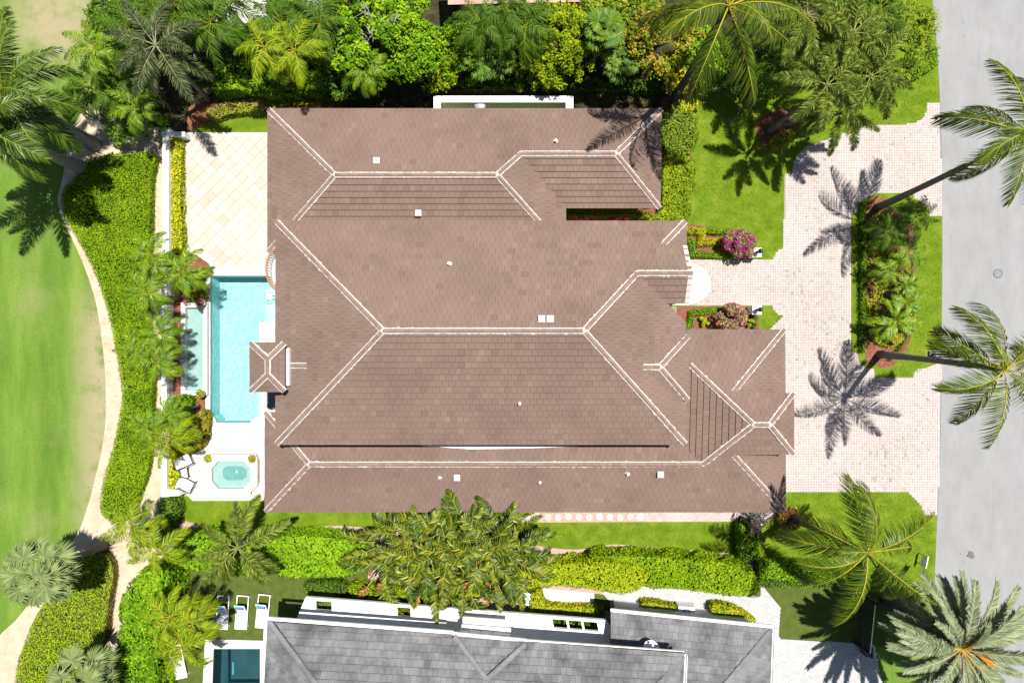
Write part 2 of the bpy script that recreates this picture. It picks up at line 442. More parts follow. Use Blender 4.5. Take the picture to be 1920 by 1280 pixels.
def fairway_mat():
    m = bpy.data.materials.new('fairway_grass'); m.use_nodes = True
    nt = m.node_tree; N = nt.nodes; L = nt.links; N.clear()
    out = N.new('ShaderNodeOutputMaterial'); b = N.new('ShaderNodeBsdfPrincipled')
    b.inputs['Roughness'].default_value = .9; b.inputs['Specular IOR Level'].default_value = .1
    geo = N.new('ShaderNodeNewGeometry')
    def noise(sc, d, st=None):
        n = N.new('ShaderNodeTexNoise'); n.inputs['Scale'].default_value = sc; n.inputs['Detail'].default_value = d
        n.inputs['Roughness'].default_value = .6
        v = geo.outputs['Position']
        if st:
            mm = N.new('ShaderNodeVectorMath'); mm.operation = 'MULTIPLY'; mm.inputs[1].default_value = st
            L.new(v, mm.inputs[0]); v = mm.outputs[0]
        L.new(v, n.inputs['Vector']); return n.outputs[0]
    def mth(op, a, c):
        x = N.new('ShaderNodeMath'); x.operation = op
        for i, q in enumerate((a, c)):
            if hasattr(q, 'node'): L.new(q, x.inputs[i])
            else: x.inputs[i].default_value = q
        return x.outputs[0]
    def mr(v, a, c):
        x = N.new('ShaderNodeMapRange'); x.interpolation_type = 'SMOOTHSTEP'
        L.new(v, x.inputs[0]); x.inputs[1].default_value = a; x.inputs[2].default_value = c
        return x.outputs[0]
    c1 = ramp(nt, [(.25, lin(.072, .145, .016)), (.5, lin(.11, .188, .026)), (.75, lin(.165, .228, .042))], noise(.5, 9, (2.4, .45, 1)))
    fine = ramp(nt, [(.3, lin(.62, .62, .62)), (.7, lin(1.25, 1.25, 1.25))], noise(14, 6))
    ml = N.new('ShaderNodeMix'); ml.data_type = 'RGBA'; ml.blend_type = 'MULTIPLY'; ml.inputs[0].default_value = .55
    L.new(c1, ml.inputs[6]); L.new(fine, ml.inputs[7]); c1 = ml.outputs[2]
    sx = N.new('ShaderNodeSeparateXYZ'); L.new(geo.outputs['Position'], sx.inputs[0])
    # worn strip beside the sand path and dry patch at the tee
    strip = mth('MULTIPLY', mr(sx.outputs[0], -26.6, -24.1), mth('MULTIPLY', mr(sx.outputs[1], 4.5, 0.5), mr(sx.outputs[1], -13, -10)))
    vd = N.new('ShaderNodeVectorMath'); vd.operation = 'DISTANCE'; vd.inputs[1].default_value = (-26.7, 18.9, 0)
    L.new(geo.outputs['Position'], vd.inputs[0])
    bands = mth('MULTIPLY', mth('SINE', mth('MULTIPLY', sx.outputs[0], 1.9), 0.0), .5)
    bw = mr(bands, -.5, .5)
    mb2 = N.new('ShaderNodeMix'); mb2.data_type = 'RGBA'; mb2.blend_type = 'MULTIPLY'; mb2.inputs[0].default_value = 1.0
    L.new(c1, mb2.inputs[6]); L.new(ramp(nt, [(0, lin(.88, .9, .88)), (1, lin(1.08, 1.06, 1.05))], bw), mb2.inputs[7]); c1 = mb2.outputs[2]
    tee = mr(vd.outputs['Value'], 4.2, 1.0)
    patch = mth('MULTIPLY', mr(noise(.22, 6), .5, .75), .4)
    w = mth('MAXIMUM', mth('MAXIMUM', strip, tee), patch)
    w = mth('MULTIPLY', w, mr(noise(.9, 8), .18, .58))
    mx = N.new('ShaderNodeMix'); mx.data_type = 'RGBA'
    L.new(w, mx.inputs[0]); L.new(c1, mx.inputs[6]); mx.inputs[7].default_value = lin(.28, .245, .14)
    L.new(mx.outputs[2], b.inputs['Base Color'])
    bp = N.new('ShaderNodeBump'); bp.inputs['Strength'].default_value = .5; bp.inputs['Distance'].default_value = .04
    L.new(noise(45, 3), bp.inputs['Height']); L.new(bp.outputs[0], b.inputs['Normal'])
    L.new(b.outputs[0], out.inputs[0])
    return m
MT['fairway'] = fairway_mat()

# ground with openings for the two pools
F = 400.0
def kx(px): return (px-960)/S
def ky(py): return (640-py)/S
gx = [-F, kx(394), kx(491), kx(518), F]
gy = [F, ky(516), ky(793), ky(1208), ky(1330), -F]
mb = MB()
for i in range(4):
    for j in range(5):
        if (j == 1 and i in (1, 2)) or (j == 3 and i == 1): continue
        mb.face([(gx[i], gy[j+1], -.05), (gx[i+1], gy[j+1], -.05), (gx[i+1], gy[j], -.05), (gx[i], gy[j], -.05)])
struct('ground', mb, MT['fairway'])

path_l = smooth([(200, 175), (180, 185), (150, 215), (128, 270), (118, 330), (108, 375), (122, 420), (152, 485), (178, 560), (190, 630), (197, 700), (197, 800), (180, 890), (150, 990), (108, 1050), (40, 1150), (-10, 1200), (-120, 1330)], 4, False)
path = path_l + [(300, 1330), (300, 1075), (345, 1040), (345, 985), (330, 940), (318, 930), (318, 240), (250, 215), (215, 185)]
sheet('sand_path', path, -.03, MT['sand'])

road_l = smooth([(1744, -120), (1748, 0), (1757, 100), (1762, 200), (1766, 400), (1765, 650), (1762, 850), (1757, 965), (1752, 1090), (1750, 1280), (1748, 1420)], 4, False)
road = road_l + [(2020, 1420), (2020, -120)]
sheet('road', road, -.012, MT['road'])
rd = bpy.data.objects['road']
kb = MB()
ed = [P(a, b, 0) for a, b in road_l]
for a, b in zip(ed[:-1], ed[1:]):
    d = (b-a).normalized(); n = Vector((-d.y, d.x, 0))
    kb.prism([a-n*.04+Vector((0,0,-.05)), b-n*.04+Vector((0,0,-.05)), b+n*.03+Vector((0,0,-.05)), a+n*.03+Vector((0,0,-.05))],
             [a-n*.04+Vector((0,0,-.006)), b-n*.04+Vector((0,0,-.006)), b+n*.03+Vector((0,0,-.006)), a+n*.03+Vector((0,0,-.006))])
kb.build('road_edge_joint', flat('road_joint', (.13, .125, .115), .95, .1, var=.4), rd)
# hairline cracks
rng = random.Random(4)
crm = flat('road_crack', (.23, .23, .23), .95, .1)
for pts in ([(1830, -20), (1836, 90), (1829, 180), (1835, 300)], [(1768, 128), (1840, 122), (1925, 127)], [(1862, 690), (1870, 820), (1862, 930), (1868, 1010)], [(1764, 726), (1800, 730)], [(1856, 150), (1860, 60)]):
    q = smooth(pts, 10, False); c = MB(); prev = None
    for a, b in q:
        p = P(a + rng.uniform(-1, 1), b + rng.uniform(-1, 1), -.008)
        if prev is not None:
            d = (p-prev).normalized(); n = Vector((-d.y, d.x, 0))*rng.uniform(.006, .014)
            c.face([prev-n, prev+n, p+n, p-n][::-1])
        prev = p
    c.build('crack', crm, rd)

# lawns and beds
lawn_front = [(1290, 150), (1330, 120), (1500, 90), (1700, -60), (1746, -60), (1752, 60), (1758, 110), (1762, 194), (1738, 193), (1738, 212), (1722, 228), (1695, 236), (1632, 236), (1560, 258), (1530, 270), (1512, 275), (1495, 292), (1487, 308), (1485, 326), (1472, 328), (1471, 463), (1457, 478), (1451, 488), (1270, 488), (1270, 380), (1290, 330)]
sheet('front_lawn', lawn_front, -.004, MT['lawn'])
sheet('entry_lawn', [(1270, 573), (1449, 573), (1456, 586), (1471, 592), (1471, 640), (1270, 640)], -.004, MT['lawn'])
sheet('drive_side_lawn', [(1400, 919), (1700, 919), (1716, 935), (1728, 950), (1734, 966), (1757, 966), (1752, 1090), (1751, 1130), (1560, 1105), (1420, 1050), (1385, 1030), (1385, 978), (1440, 976), (1462, 955)], -.004, MT['lawn'])
sheet('side_lawn', [(330, 930), (505, 930), (760, 950), (950, 974), (1390, 977), (1390, 1038), (1250, 1030), (1150, 1022), (1080, 1032), (1000, 1022), (740, 992), (560, 990), (480, 998), (400, 992), (345, 985), (326, 960)], -.004, MT['lawn'])
sheet('terrace_lawn', [(365, 245), (385, 232), (430, 222), (505, 212), (560, 205), (560, 249), (365, 249)], -.004, MT['lawn'])
sheet('neighbour_lawn_patch', [(440, 50), (500, 48), (500, 95), (440, 100)], -.004, MT['lawn'])
sheet('garden_soil', [(188, 40), (200, 180), (250, 218), (318, 247), (363, 249), (390, 228), (505, 210), (560, 207), (1300, 207), (1300, 150), (1330, 120), (1500, 90), (1640, 0), (1640, -60), (186, -60)], -.02, MT['soil'])
sheet('flower_bed', [(352, 200), (400, 178), (560, 170), (640, 180), (640, 212), (505, 213), (430, 224), (385, 234), (362, 248), (350, 240)], -.008, MT['mulch'])
sheet('foundation_bed', [(1040, 380), (1240, 380), (1240, 190), (1265, 170), (1300, 190), (1296, 300), (1290, 418), (1284, 424), (1284, 470), (1040, 470)], -.001, MT['mulch'])
sheet('palm_bed', smooth([(1418, 228), (1440, 212), (1475, 205), (1500, 225), (1485, 255), (1455, 278), (1425, 270)], 5), -.001, MT['mulch'])
sheet('gravel_strip', smooth([(330, 975), (400, 990), (500, 990), (640, 985), (740, 996), (900, 1010), (1000, 1022), (1080, 1030), (1150, 1020), (1250, 1028), (1380, 1038), (1440, 1052), (1560, 1062), (1560, 1085), (1400, 1085), (1000, 1080), (700, 1060), (500, 1050), (330, 1020)], 3), -.002, MT['gravel'])
sheet('wall_planting_bed', [(316, 250), (342, 250), (342, 470), (356, 474), (386, 488), (400, 518), (394, 518), (394, 740), (394, 793), (386, 830), (362, 852), (342, 870), (336, 905), (340, 932), (312, 932), (312, 480)], -.008, MT['mulch'])

# driveway of small pavers
drive = [(1762, 193), (1738, 193)] + smooth([(1737, 212), (1722, 228), (1695, 234)], 5, False) + [(1632, 234)] + smooth([(1560, 258), (1530, 270), (1512, 275), (1495, 292), (1487, 308), (1485, 326)], 4, False) + \
    [(1471, 328), (1470, 463)] + smooth([(1458, 472), (1452, 480), (1450, 487)], 4, False) + [(1260, 487), (1260, 573), (1448, 573)] + smooth([(1450, 580), (1458, 588), (1470, 592)], 4, False) + \
    [(1440, 620), (1440, 920), (1700, 920)] + smooth([(1714, 933), (1728, 950), (1733, 965)], 4, False) + [(1757, 965), (1762, 850), (1765, 650), (1766, 400)]
island = [(1645, 362), (1712, 362), (1713, 372)] + smooth([(1728, 380), (1740, 393), (1743, 405)], 4, False) + [(1766, 405), (1765, 640), (1764, 678), (1735, 690)] + smooth([(1722, 691), (1713, 698), (1712, 707)], 4, False) + \
    [(1640, 707), (1640, 692)] + smooth([(1622, 688), (1610, 676), (1608, 661)], 4, False) + [(1596, 660), (1596, 400), (1608, 400)] + smooth([(1612, 385), (1625, 372), (1645, 362)], 4, False)
def drive_sheet():
    q = PL(drive, .008)
    mb = MB(); a = sum(q[i].x*q[(i+1) % len(q)].y-q[(i+1) % len(q)].x*q[i].y for i in range(len(q)))
    mb.face(q if a > 0 else q[::-1])
    o = mb.build('driveway', MT['pjoint']); o['kind'] = 'structure'; return o
dv = drive_sheet()

def pavers(name, poly_px, hole_px, w, h, z, thick, mat, parent, seed, rot=0.0, bond=True, gap=.016, exclude=None):
    """field of small paving blocks (each about five pixels across) as one joined piece"""
    rs = np.random.RandomState(seed)
    poly = [(p.x, p.y) for p in PL(poly_px)]
    xs = [p[0] for p in poly]; ys = [p[1] for p in poly]
    cx, cy = (min(xs)+max(xs))/2, (min(ys)+max(ys))/2
    rad = max(max(xs)-min(xs), max(ys)-min(ys))*.75
    nx = int(2*rad/w); ny = int(2*rad/h)
    I, J = np.meshgrid(np.arange(nx), np.arange(ny))
    X = (I - nx/2)*w + (J % 2)*(w/2 if bond else 0); Y = (J - ny/2)*h
    c, s_ = math.cos(rot), math.sin(rot)
    WX = cx + X*c - Y*s_; WY = cy + X*s_ + Y*c
    ok = inside(poly, WX.ravel(), WY.ravel())
    if hole_px:
        ok &= ~inside([(p.x, p.y) for p in PL(hole_px)], WX.ravel(), WY.ravel())
    if exclude is not None: ok &= ~exclude(WX.ravel(), WY.ravel())
    WX = WX.ravel()[ok]; WY = WY.ravel()[ok]; n = len(WX)
    a = w/2-gap/2; b = h/2-gap/2; ch = min(a, b)*.18
    zz = z + thick + rs.uniform(-.004, .004, n)
    V = np.zeros((n, 8, 3))
    for k, (sx, sy) in enumerate(((-1, -1), (1, -1), (1, 1), (-1, 1))):
        for q, (aa, bb, dz) in enumerate(((a, b, -thick), (a-ch, b-ch, 0))):
            lx, ly = sx*aa, sy*bb
            V[:, q*4+k, 0] = WX + lx*c - ly*s_; V[:, q*4+k, 1] = WY + lx*s_ + ly*c; V[:, q*4+k, 2] = zz+dz
    base = (np.arange(n)*8)[:, None]
    fs = [[4, 5, 6, 7], [0, 1, 5, 4], [1, 2, 6, 5], [2, 3, 7, 6], [3, 0, 4, 7]]
    Fq = np.concatenate([base + np.array(f)[None, :] for f in fs])
    r = np.clip(.5 + rs.normal(0, .14, n) + (fbm(WX*.5, WY*.5, seed)-.5)*.5, 0, 1)
    me = np_mesh(name, V.reshape(-1, 3), Fq, np.tile(r, 5))
    o = ob(name, me, mat, parent); o['kind'] = 'stuff'
    return o
pavers('paving_blocks', drive, island, .148, .148, .006, .024, MT['paver'], dv, 3, bond=False, gap=.015,
       exclude=lambda x, y: (x < kx(1338)) & ((((x-kx(1285))/(50/S))**2 + ((y-ky(532))/(42/S))**2) < 1))
# half-round stone landing at the door
mb = MB(); pts = [P(1285 + 48*math.cos(t), 532 - 40*math.sin(t)) for t in np.linspace(-math.pi/2, math.pi/2, 24)] + [P(1250, 492), P(1250, 572)]
mb.slab([(p.x, p.y) for p in pts], 0, .09)
o = mb.build('door_landing', mk('landing_stone', [(.3, lin(.47, .43, .33)), (.7, lin(.53, .49, .41))], scale=1.6, rough=.7)); o['kind'] = 'structure'
# planted island in the driveway
q = PL(island); mb = MB(); mb.slab([(p.x, p.y) for p in q], -.02, .035); struct('island_lawn', mb, MT['lawn'])
q = smooth([(1628, 378), (1660, 372), (1672, 390), (1700, 410), (1714, 440), (1718, 520), (1716, 600), (1706, 640), (1690, 672), (1662, 690), (1640, 684), (1622, 668), (1622, 560), (1620, 430)], 5)
sheet('island_bed', q, .041, MT['mulch'])
sheet('island_mulch_line', [(1609, 384), (1616, 376), (1616, 660), (1611, 664)], .045, MT['mulch'])
sheet('mailbox_pad', [(1738, 659), (1764, 655), (1764, 678), (1738, 676)], .047, MT['coping'])

# side path of the house with round stepping stones
sp = sheet('side_path', [(935, 940), (1455, 940), (1452, 968), (1440, 977), (1000, 979), (935, 977)], .004, MT['gravel'])
pavers('side_path_blocks', [(1190, 930), (1448, 930), (1450, 968), (1440, 977), (1190, 978)], None, .2, .12, .004, .02, MT['paver'], sp, 8)
stone = MB(); stone.lathe((0, 0, 0), [(.20, 0), (.21, .02), (.195, .035), (.12, .038)], 16)
sme = stone.mesh('stepping_stone', False); stm = mk('stepping_stone', [(.3, lin(.42, .40, .34)), (.7, lin(.58, .52, .44))], src='rnd', obj_rand=True, dirt=.4, dscale=3, dcol=lin(.33, .31, .27))
sme.materials.append(stm)
for i in range(14):
    x = 950 + i*19.3
    o = ob('stepping_stone', sme, None, sp, False, Matrix.Translation(P(x, 968 + (i % 3)*.7, 0) + Vector((0, 0, .005))))

# neighbour's paving
np_ = [(1140, 1105), (1200, 1098), (1420, 1115), (1430, 1095), (1463, 1138), (1460, 1197), (1640, 1208), (1660, 1330), (1420, 1330), (1420, 1190), (1130, 1190), (1130, 1112)]
npo = sheet('neighbour_path', np_, -.001, flat('pale_joint', (.36, .36, .36), .9, .1))
pavers('neighbour_path_blocks', np_, None, .22, .115, 0, .02, MT['greypaver'], npo, 5, rot=R(-4.5))
sheet('neighbour_turf', [(300, 1060), (690, 1060), (690, 1140), (600, 1160), (520, 1300), (494, 1300), (494, 1205), (394, 1205), (394, 1330), (280, 1330), (290, 1150)], .0, MT['turf'])
sheet('neighbour_front_turf', [(1425, 1092), (1560, 1092), (1640, 1110), (1745, 1120), (1750, 1190), (1660, 1212), (1625, 1208), (1460, 1197), (1463, 1138)], -.0005, MT['turf'])
sheet('neighbour_yard', [(690, 1060), (1140, 1090), (1140, 1190), (600, 1160), (690, 1140)], -.003, MT['gravel'])
nt_ = [P(a, b, 0) for a, b in ((1115, 1112), (1132, 1114), (1145, 1130), (1145, 1145), (1115, 1142))]
sheet('turf_corner', [(1114, 1112), (1132, 1114), (1144, 1128), (1144, 1146), (1114, 1140)], .024, MT['turf'])
sheet('turf_strip', [(1197, 1134), (1210, 1122), (1300, 1130), (1300, 1165), (1197, 1160)], .024, MT['turf'])
sheet('planter_soil', [(1332, 1130), (1370, 1135), (1400, 1146), (1416, 1158), (1416, 1190), (1332, 1180)], .024, MT['soil'])

# neighbour's terrace at the top of the picture
nte = [(395, -40), (500, -40), (500, 47), (432, 50), (432, 42), (395, 40)]
sheet('upper_terrace', nte, .0, MT['coping'])
sheet('upper_drive', [(500, -60), (640, -60), (640, 18), (560, 22), (500, 10)], .0, flat('grey_paving', (.22, .22, .24), .9, .1))

# ------------------------------------------------------------------ terraces and pools
def clip_poly(sub, rect):
    """clip polygon (u,v) by convex ccw polygon rect"""
    out = list(sub)
    n = len(rect)
    for i in range(n):
        a, b = rect[i], rect[(i+1) % n]
        inp = out; out = []
        if not inp: return []
        def side(p): return (b[0]-a[0])*(p[1]-a[1])-(b[1]-a[1])*(p[0]-a[0])
        for k in range(len(inp)):
            p, q = inp[k], inp[(k+1) % len(inp)]
            sp_, sq = side(p), side(q)
            if sp_ >= 0: out.append(p)
            if (sp_ >= 0) != (sq >= 0):
                t = sp_/(sp_-sq)
                out.append((p[0]+(q[0]-p[0])*t, p[1]+(q[1]-p[1])*t))
    return out

def poly_area(p):
    return .5*sum(p[i][0]*p[(i+1) % len(p)][1]-p[(i+1) % len(p)][0]*p[i][1] for i in range(len(p)))

def stone_tiles(parent, poly_px, size, z, mat, name='stone_tile', rot=R(45), gap=.012):
    poly = [(p.x, p.y) for p in PL(poly_px)]
    if poly_area(poly) < 0: poly = poly[::-1]
    xs = [p[0] for p in poly]; ys = [p[1] for p in poly]
    cx, cy = (min(xs)+max(xs))/2, (min(ys)+max(ys))/2
    n = int(max(max(xs)-min(xs), max(ys)-min(ys))/size)+2
    c, s_ = math.cos(rot), math.sin(rot)
    h = size/2-gap/2; full = 4*h*h
    whole = MB(); whole.prism([(-h,-h,0),(h,-h,0),(h,h,0),(-h,h,0)], [(-h+.006,-h+.006,.03),(h-.006,-h+.006,.03),(h-.006,h-.006,.03),(-h+.006,h-.006,.03)], .5, False)
    wm = whole.mesh(name); wm.materials.append(mat)
    for i in range(-n, n+1):
        for j in range(-n, n+1):
            x, y = i*size, j*size
            wx, wy = cx+x*c-y*s_, cy+x*s_+y*c
            sq = [(wx+a*c-b*s_, wy+a*s_+b*c) for a, b in ((-h,-h),(h,-h),(h,h),(-h,h))]
            q = clip_poly(poly, sq)
            if len(q) < 3: continue
            A = poly_area(q)
            if A < full*.04: continue
            if A > full*.995:
                ob(name, wm, None, parent, False, Matrix.Translation((wx, wy, z)) @ Matrix.Rotation(rot, 4, 'Z'))
            else:
                m = MB(); m.prism([(a, b, z) for a, b in q], [(a, b, z+.03) for a, b in q], .5, False)
                m.build(name, mat, parent)
    return

terrace_n = [(341, 249), (520, 249), (520, 509), (400, 509), (392, 494), (372, 480), (356, 473), (341, 468)]
tn = sheet('pool_terrace', terrace_n, .012, MT['joint'])
stone_tiles(tn, offset_poly(terrace_n, 6), .52, .012, MT['travertine'])
bm_ = MB()   # border band of the terrace
ot = PL(terrace_n); it = PL(offset_poly(terrace_n, 6))
for i in range(len(ot)):
    j = (i+1) % len(ot)
    bm_.prism([(ot[i].x, ot[i].y, .012), (ot[j].x, ot[j].y, .012), (it[j].x, it[j].y, .012), (it[i].x, it[i].y, .012)],
              [(ot[i].x, ot[i].y, .046), (ot[j].x, ot[j].y, .046), (it[j].x, it[j].y, .046), (it[i].x, it[i].y, .046)], .5, False)
bm_.build('terrace_border', MT['coping'], tn)
terrace_s = [(394, 800), (384, 832), (362, 852), (342, 870), (336, 905), (352, 928), (362, 938), (520, 938), (520, 610), (496, 610), (496, 790), (488, 800)]
ts_ = sheet('spa_terrace', terrace_s, .012, MT['joint'])
stone_tiles(ts_, terrace_s, .52, .012, mk('pale_travertine', [(0, lin(.46, .43, .38)), (1, lin(.52, .50, .46))], src='rnd', obj_rand=True, rough=.6, dirt=.15, dscale=1.3, dcol=lin(.40, .35, .27)))

# main pool
def arc(cx, cy, r, a0, a1, n=6):
    return [(cx+r*math.cos(R(a)), cy+r*math.sin(R(a))) for a in np.linspace(a0, a1, n)]
pool_px = [(395, 517), (518, 517), (518, 604), (487, 604), (487, 777)] + arc(489, 792, 13, 265, 185) [::1] + [(475, 792), (407, 792)] + arc(393, 792, 13, 355, 275) + [(395, 776)]
pool = thing('swimming_pool', 'long turquoise swimming pool with scalloped corners beside the brown roofed house', 'pool', P(440, 650, 0))
def shell(name, pts_px, depth, mat, parent, top=-.06):
    q = [(p.x, p.y) for p in PL(pts_px)]
    if poly_area(q) < 0: q = q[::-1]
    m = MB()
    m.face([(a, b, -depth) for a, b in q])
    for i in range(len(q)):
        a, b = q[i], q[(i+1) % len(q)]
        m.face([(b[0], b[1], -depth), (a[0], a[1], -depth), (a[0], a[1], .01+top+.05), (b[0], b[1], .01+top+.05)])
    return m.build(name, mat, parent)
shell('basin', pool_px, 1.35, MT['poolshell'], pool)
m = MB(); q = [(p.x, p.y) for p in PL(pool_px)]
if poly_area(q) < 0: q = q[::-1]
m.face([(a, b, -.09) for a, b in q]); m.build('water', MT['water'], pool)
# shallow entry shelf with steps at the house side
stepm = mk('pool_step', [(.3, lin(.42, .54, .54)), (.7, lin(.48, .58, .58))], scale=3)
for i, (x0, zt) in enumerate(((488, -.85), (493, -.6), (499, -.4), (505, -.2))):
    m = MB(); a = P(x0, 540 + i*2); b = P(517.8, 603.7)
    m.slab([(a.x, b.y), (b.x, b.y), (b.x, a.y), (a.x, a.y)], -1.34, zt)
    m.build('pool_step', stepm, pool)
# coping
def ring(name, outer, inner, z0, z1, mat, parent):
    m = MB(); n = len(outer)
    for i in range(n):
        j = (i+1) % n
        m.prism([(*outer[i], z0), (*outer[j], z0), (*inner[j], z0), (*inner[i], z0)], [(*outer[i], z1), (*outer[j], z1), (*inner[j], z1), (*inner[i], z1)], .5)
    return m.build(name, mat, parent)
qi = [(p.x, p.y) for p in PL(pool_px)]
def _co(a, b):
    if b < 560: return (386 if a < 450 else 526, 508)
    if b < 610: return (526, 613) if a > 500 else (497, 613)
    if b < 777.5: return (386 if a < 450 else 497, b)
    if a <= 406.5: return (386, 801)
    if a >= 475.5: return (497, 801)
    return (a, 801)
qo = [(p.x, p.y) for p in PL([_co(a, b) for a, b in pool_px])]
ring('coping', qo, qi, -.1, .052, MT['coping'], pool)
rl = MB()   # handrails
for yy in (556, 561):
    a = P(519, yy); b = P(500, yy)
    rl.tube([a+Vector((0,0,.05)), a+Vector((-.05,0,.8)), (a+b)/2+Vector((0,0,.85)), b+Vector((0,0,.35)), b+Vector((-.02,0,-.3))], .025, 6)
rl.build('handrail', MT['steel'], pool)
mj = MB()   # return jet streak and skimmer
mj.lathe(tuple(P(473, 789, -.06)), [(.05, 0), (.09, .02), (.07, .05)], 10); mj.build('skimmer_float', MT['plastic'], pool)

# raised water basin beside the pool
fb = thing('overflow_basin', 'narrow raised pale water basin left of the turquoise pool', 'basin', P(368, 655, 0))
bx0, bx1, by0, by1 = 344, 393, 568, 740
o4 = [(p.x, p.y) for p in PL([(bx0, by1), (bx1, by1), (bx1, by0), (bx0, by0)])]
i4 = [(p.x, p.y) for p in PL([(352, 731), (385, 731), (385, 577), (352, 577)])]
ring('rim', o4, i4, -.04, .34, MT['coping'], fb)
m = MB(); m.face([(a, b, .0) for a, b in i4]); m.build('basin_floor', MT['spashell'], fb)
m = MB(); m.face([(a, b, .26) for a, b in i4]); m.build('water', MT['spawater'], fb)

# spa
spa = thing('spa', 'octagonal raised spa with pale green water on the white terrace', 'spa', P(440, 886, 0))
spo = [(398, 850), (484, 850), (487, 856), (487, 908), (478, 918), (404, 918), (396, 908), (396, 858)]
spi = [(414, 862), (462, 862), (474, 874), (474, 900), (462, 913), (414, 913), (402, 899), (402, 876)]
so = [(p.x, p.y) for p in PL(spo)][::-1]; si = [(p.x, p.y) for p in PL(spi)][::-1]
ring('rim', so, si, .0, .42, MT['coping'], spa)
spn = [(427, 873), (456, 873), (464, 879), (464, 892), (456, 899), (427, 899), (420, 892), (420, 879)]
sn = [(p.x, p.y) for p in PL(spn)][::-1]
ring('seat', si, sn, -.04, .12, MT['spashell'], spa)
m = MB(); m.face([(a, b, .06) for a, b in sn]); m.build('floor', mk('spa_floor', [(.3, lin(.11, .24, .23)), (.7, lin(.14, .28, .265))], scale=4), spa)
m = MB(); m.face([(a, b, .35) for a, b in si]); m.build('water', MT['spawater'], spa)
m = MB(); m.lathe(tuple(P(444, 884, .06)), [(.06, 0), (.06, .03), (.02, .04)], 14); m.build('drain', MT['plastic'], spa)
m = MB(); a, b = P(484.5, 860, .42), P(484.5, 905, .42); m.tube([a+Vector((0,0,.015)), b+Vector((0,0,.015))], .022, 6)
m.tube([P(478, 912, .44), P(473, 917, .44), P(470, 926, .2)], .022, 6); m.build('metal_edge', MT['copper'], spa)

# neighbour's dark pool
dp = thing('dark_pool', 'dark teal rectangular pool beside the grey roofed house', 'pool', P(440, 1245, 0))
dq = [(401, 1215), (488, 1215), (488, 1326), (397, 1326)]
shell('basin', dq, 1.2, MT['darkshell'], dp)
i4 = [(p.x, p.y) for p in PL(dq)]
o4 = [(p.x, p.y) for p in PL([(385, 1197), (494, 1200), (494, 1338), (378, 1338)])]
ring('coping', o4, i4, -.06, .05, MT['coping'], dp)
m = MB(); m.face([(a, b, -.09) for a, b in i4[::-1]]); m.build('water', water_mat('dark_water', lin(.7, .92, .95), 6, .2), dp)
m = MB(); a = PL([(418, 1222), (480, 1222), (480, 1290), (418, 1290)])
ring_o = [(p.x, p.y) for p in PL([(412, 1217), (487, 1217), (487, 1300), (412, 1300)])]; ring_i = [(p.x, p.y) for p in a]
ring('ledge', ring_o, ring_i, -1.19, -.75, mk('dark_ledge', [(.3, lin(.012, .04, .05)), (.7, lin(.02, .055, .065))], scale=2), dp)
m = MB(); m.box(P(437, 1252, -1.18), (.1, .75, .03)); m.build('drain', flat('drain_blue', (.10, .25, .30), .5), dp)

# ------------------------------------------------------------------ roofs
class Roof:
    """one roof: clay tiles laid course by course on each slope, first `limit` whole tiles as single objects"""
    planes = []
TILE_LEFT = {}

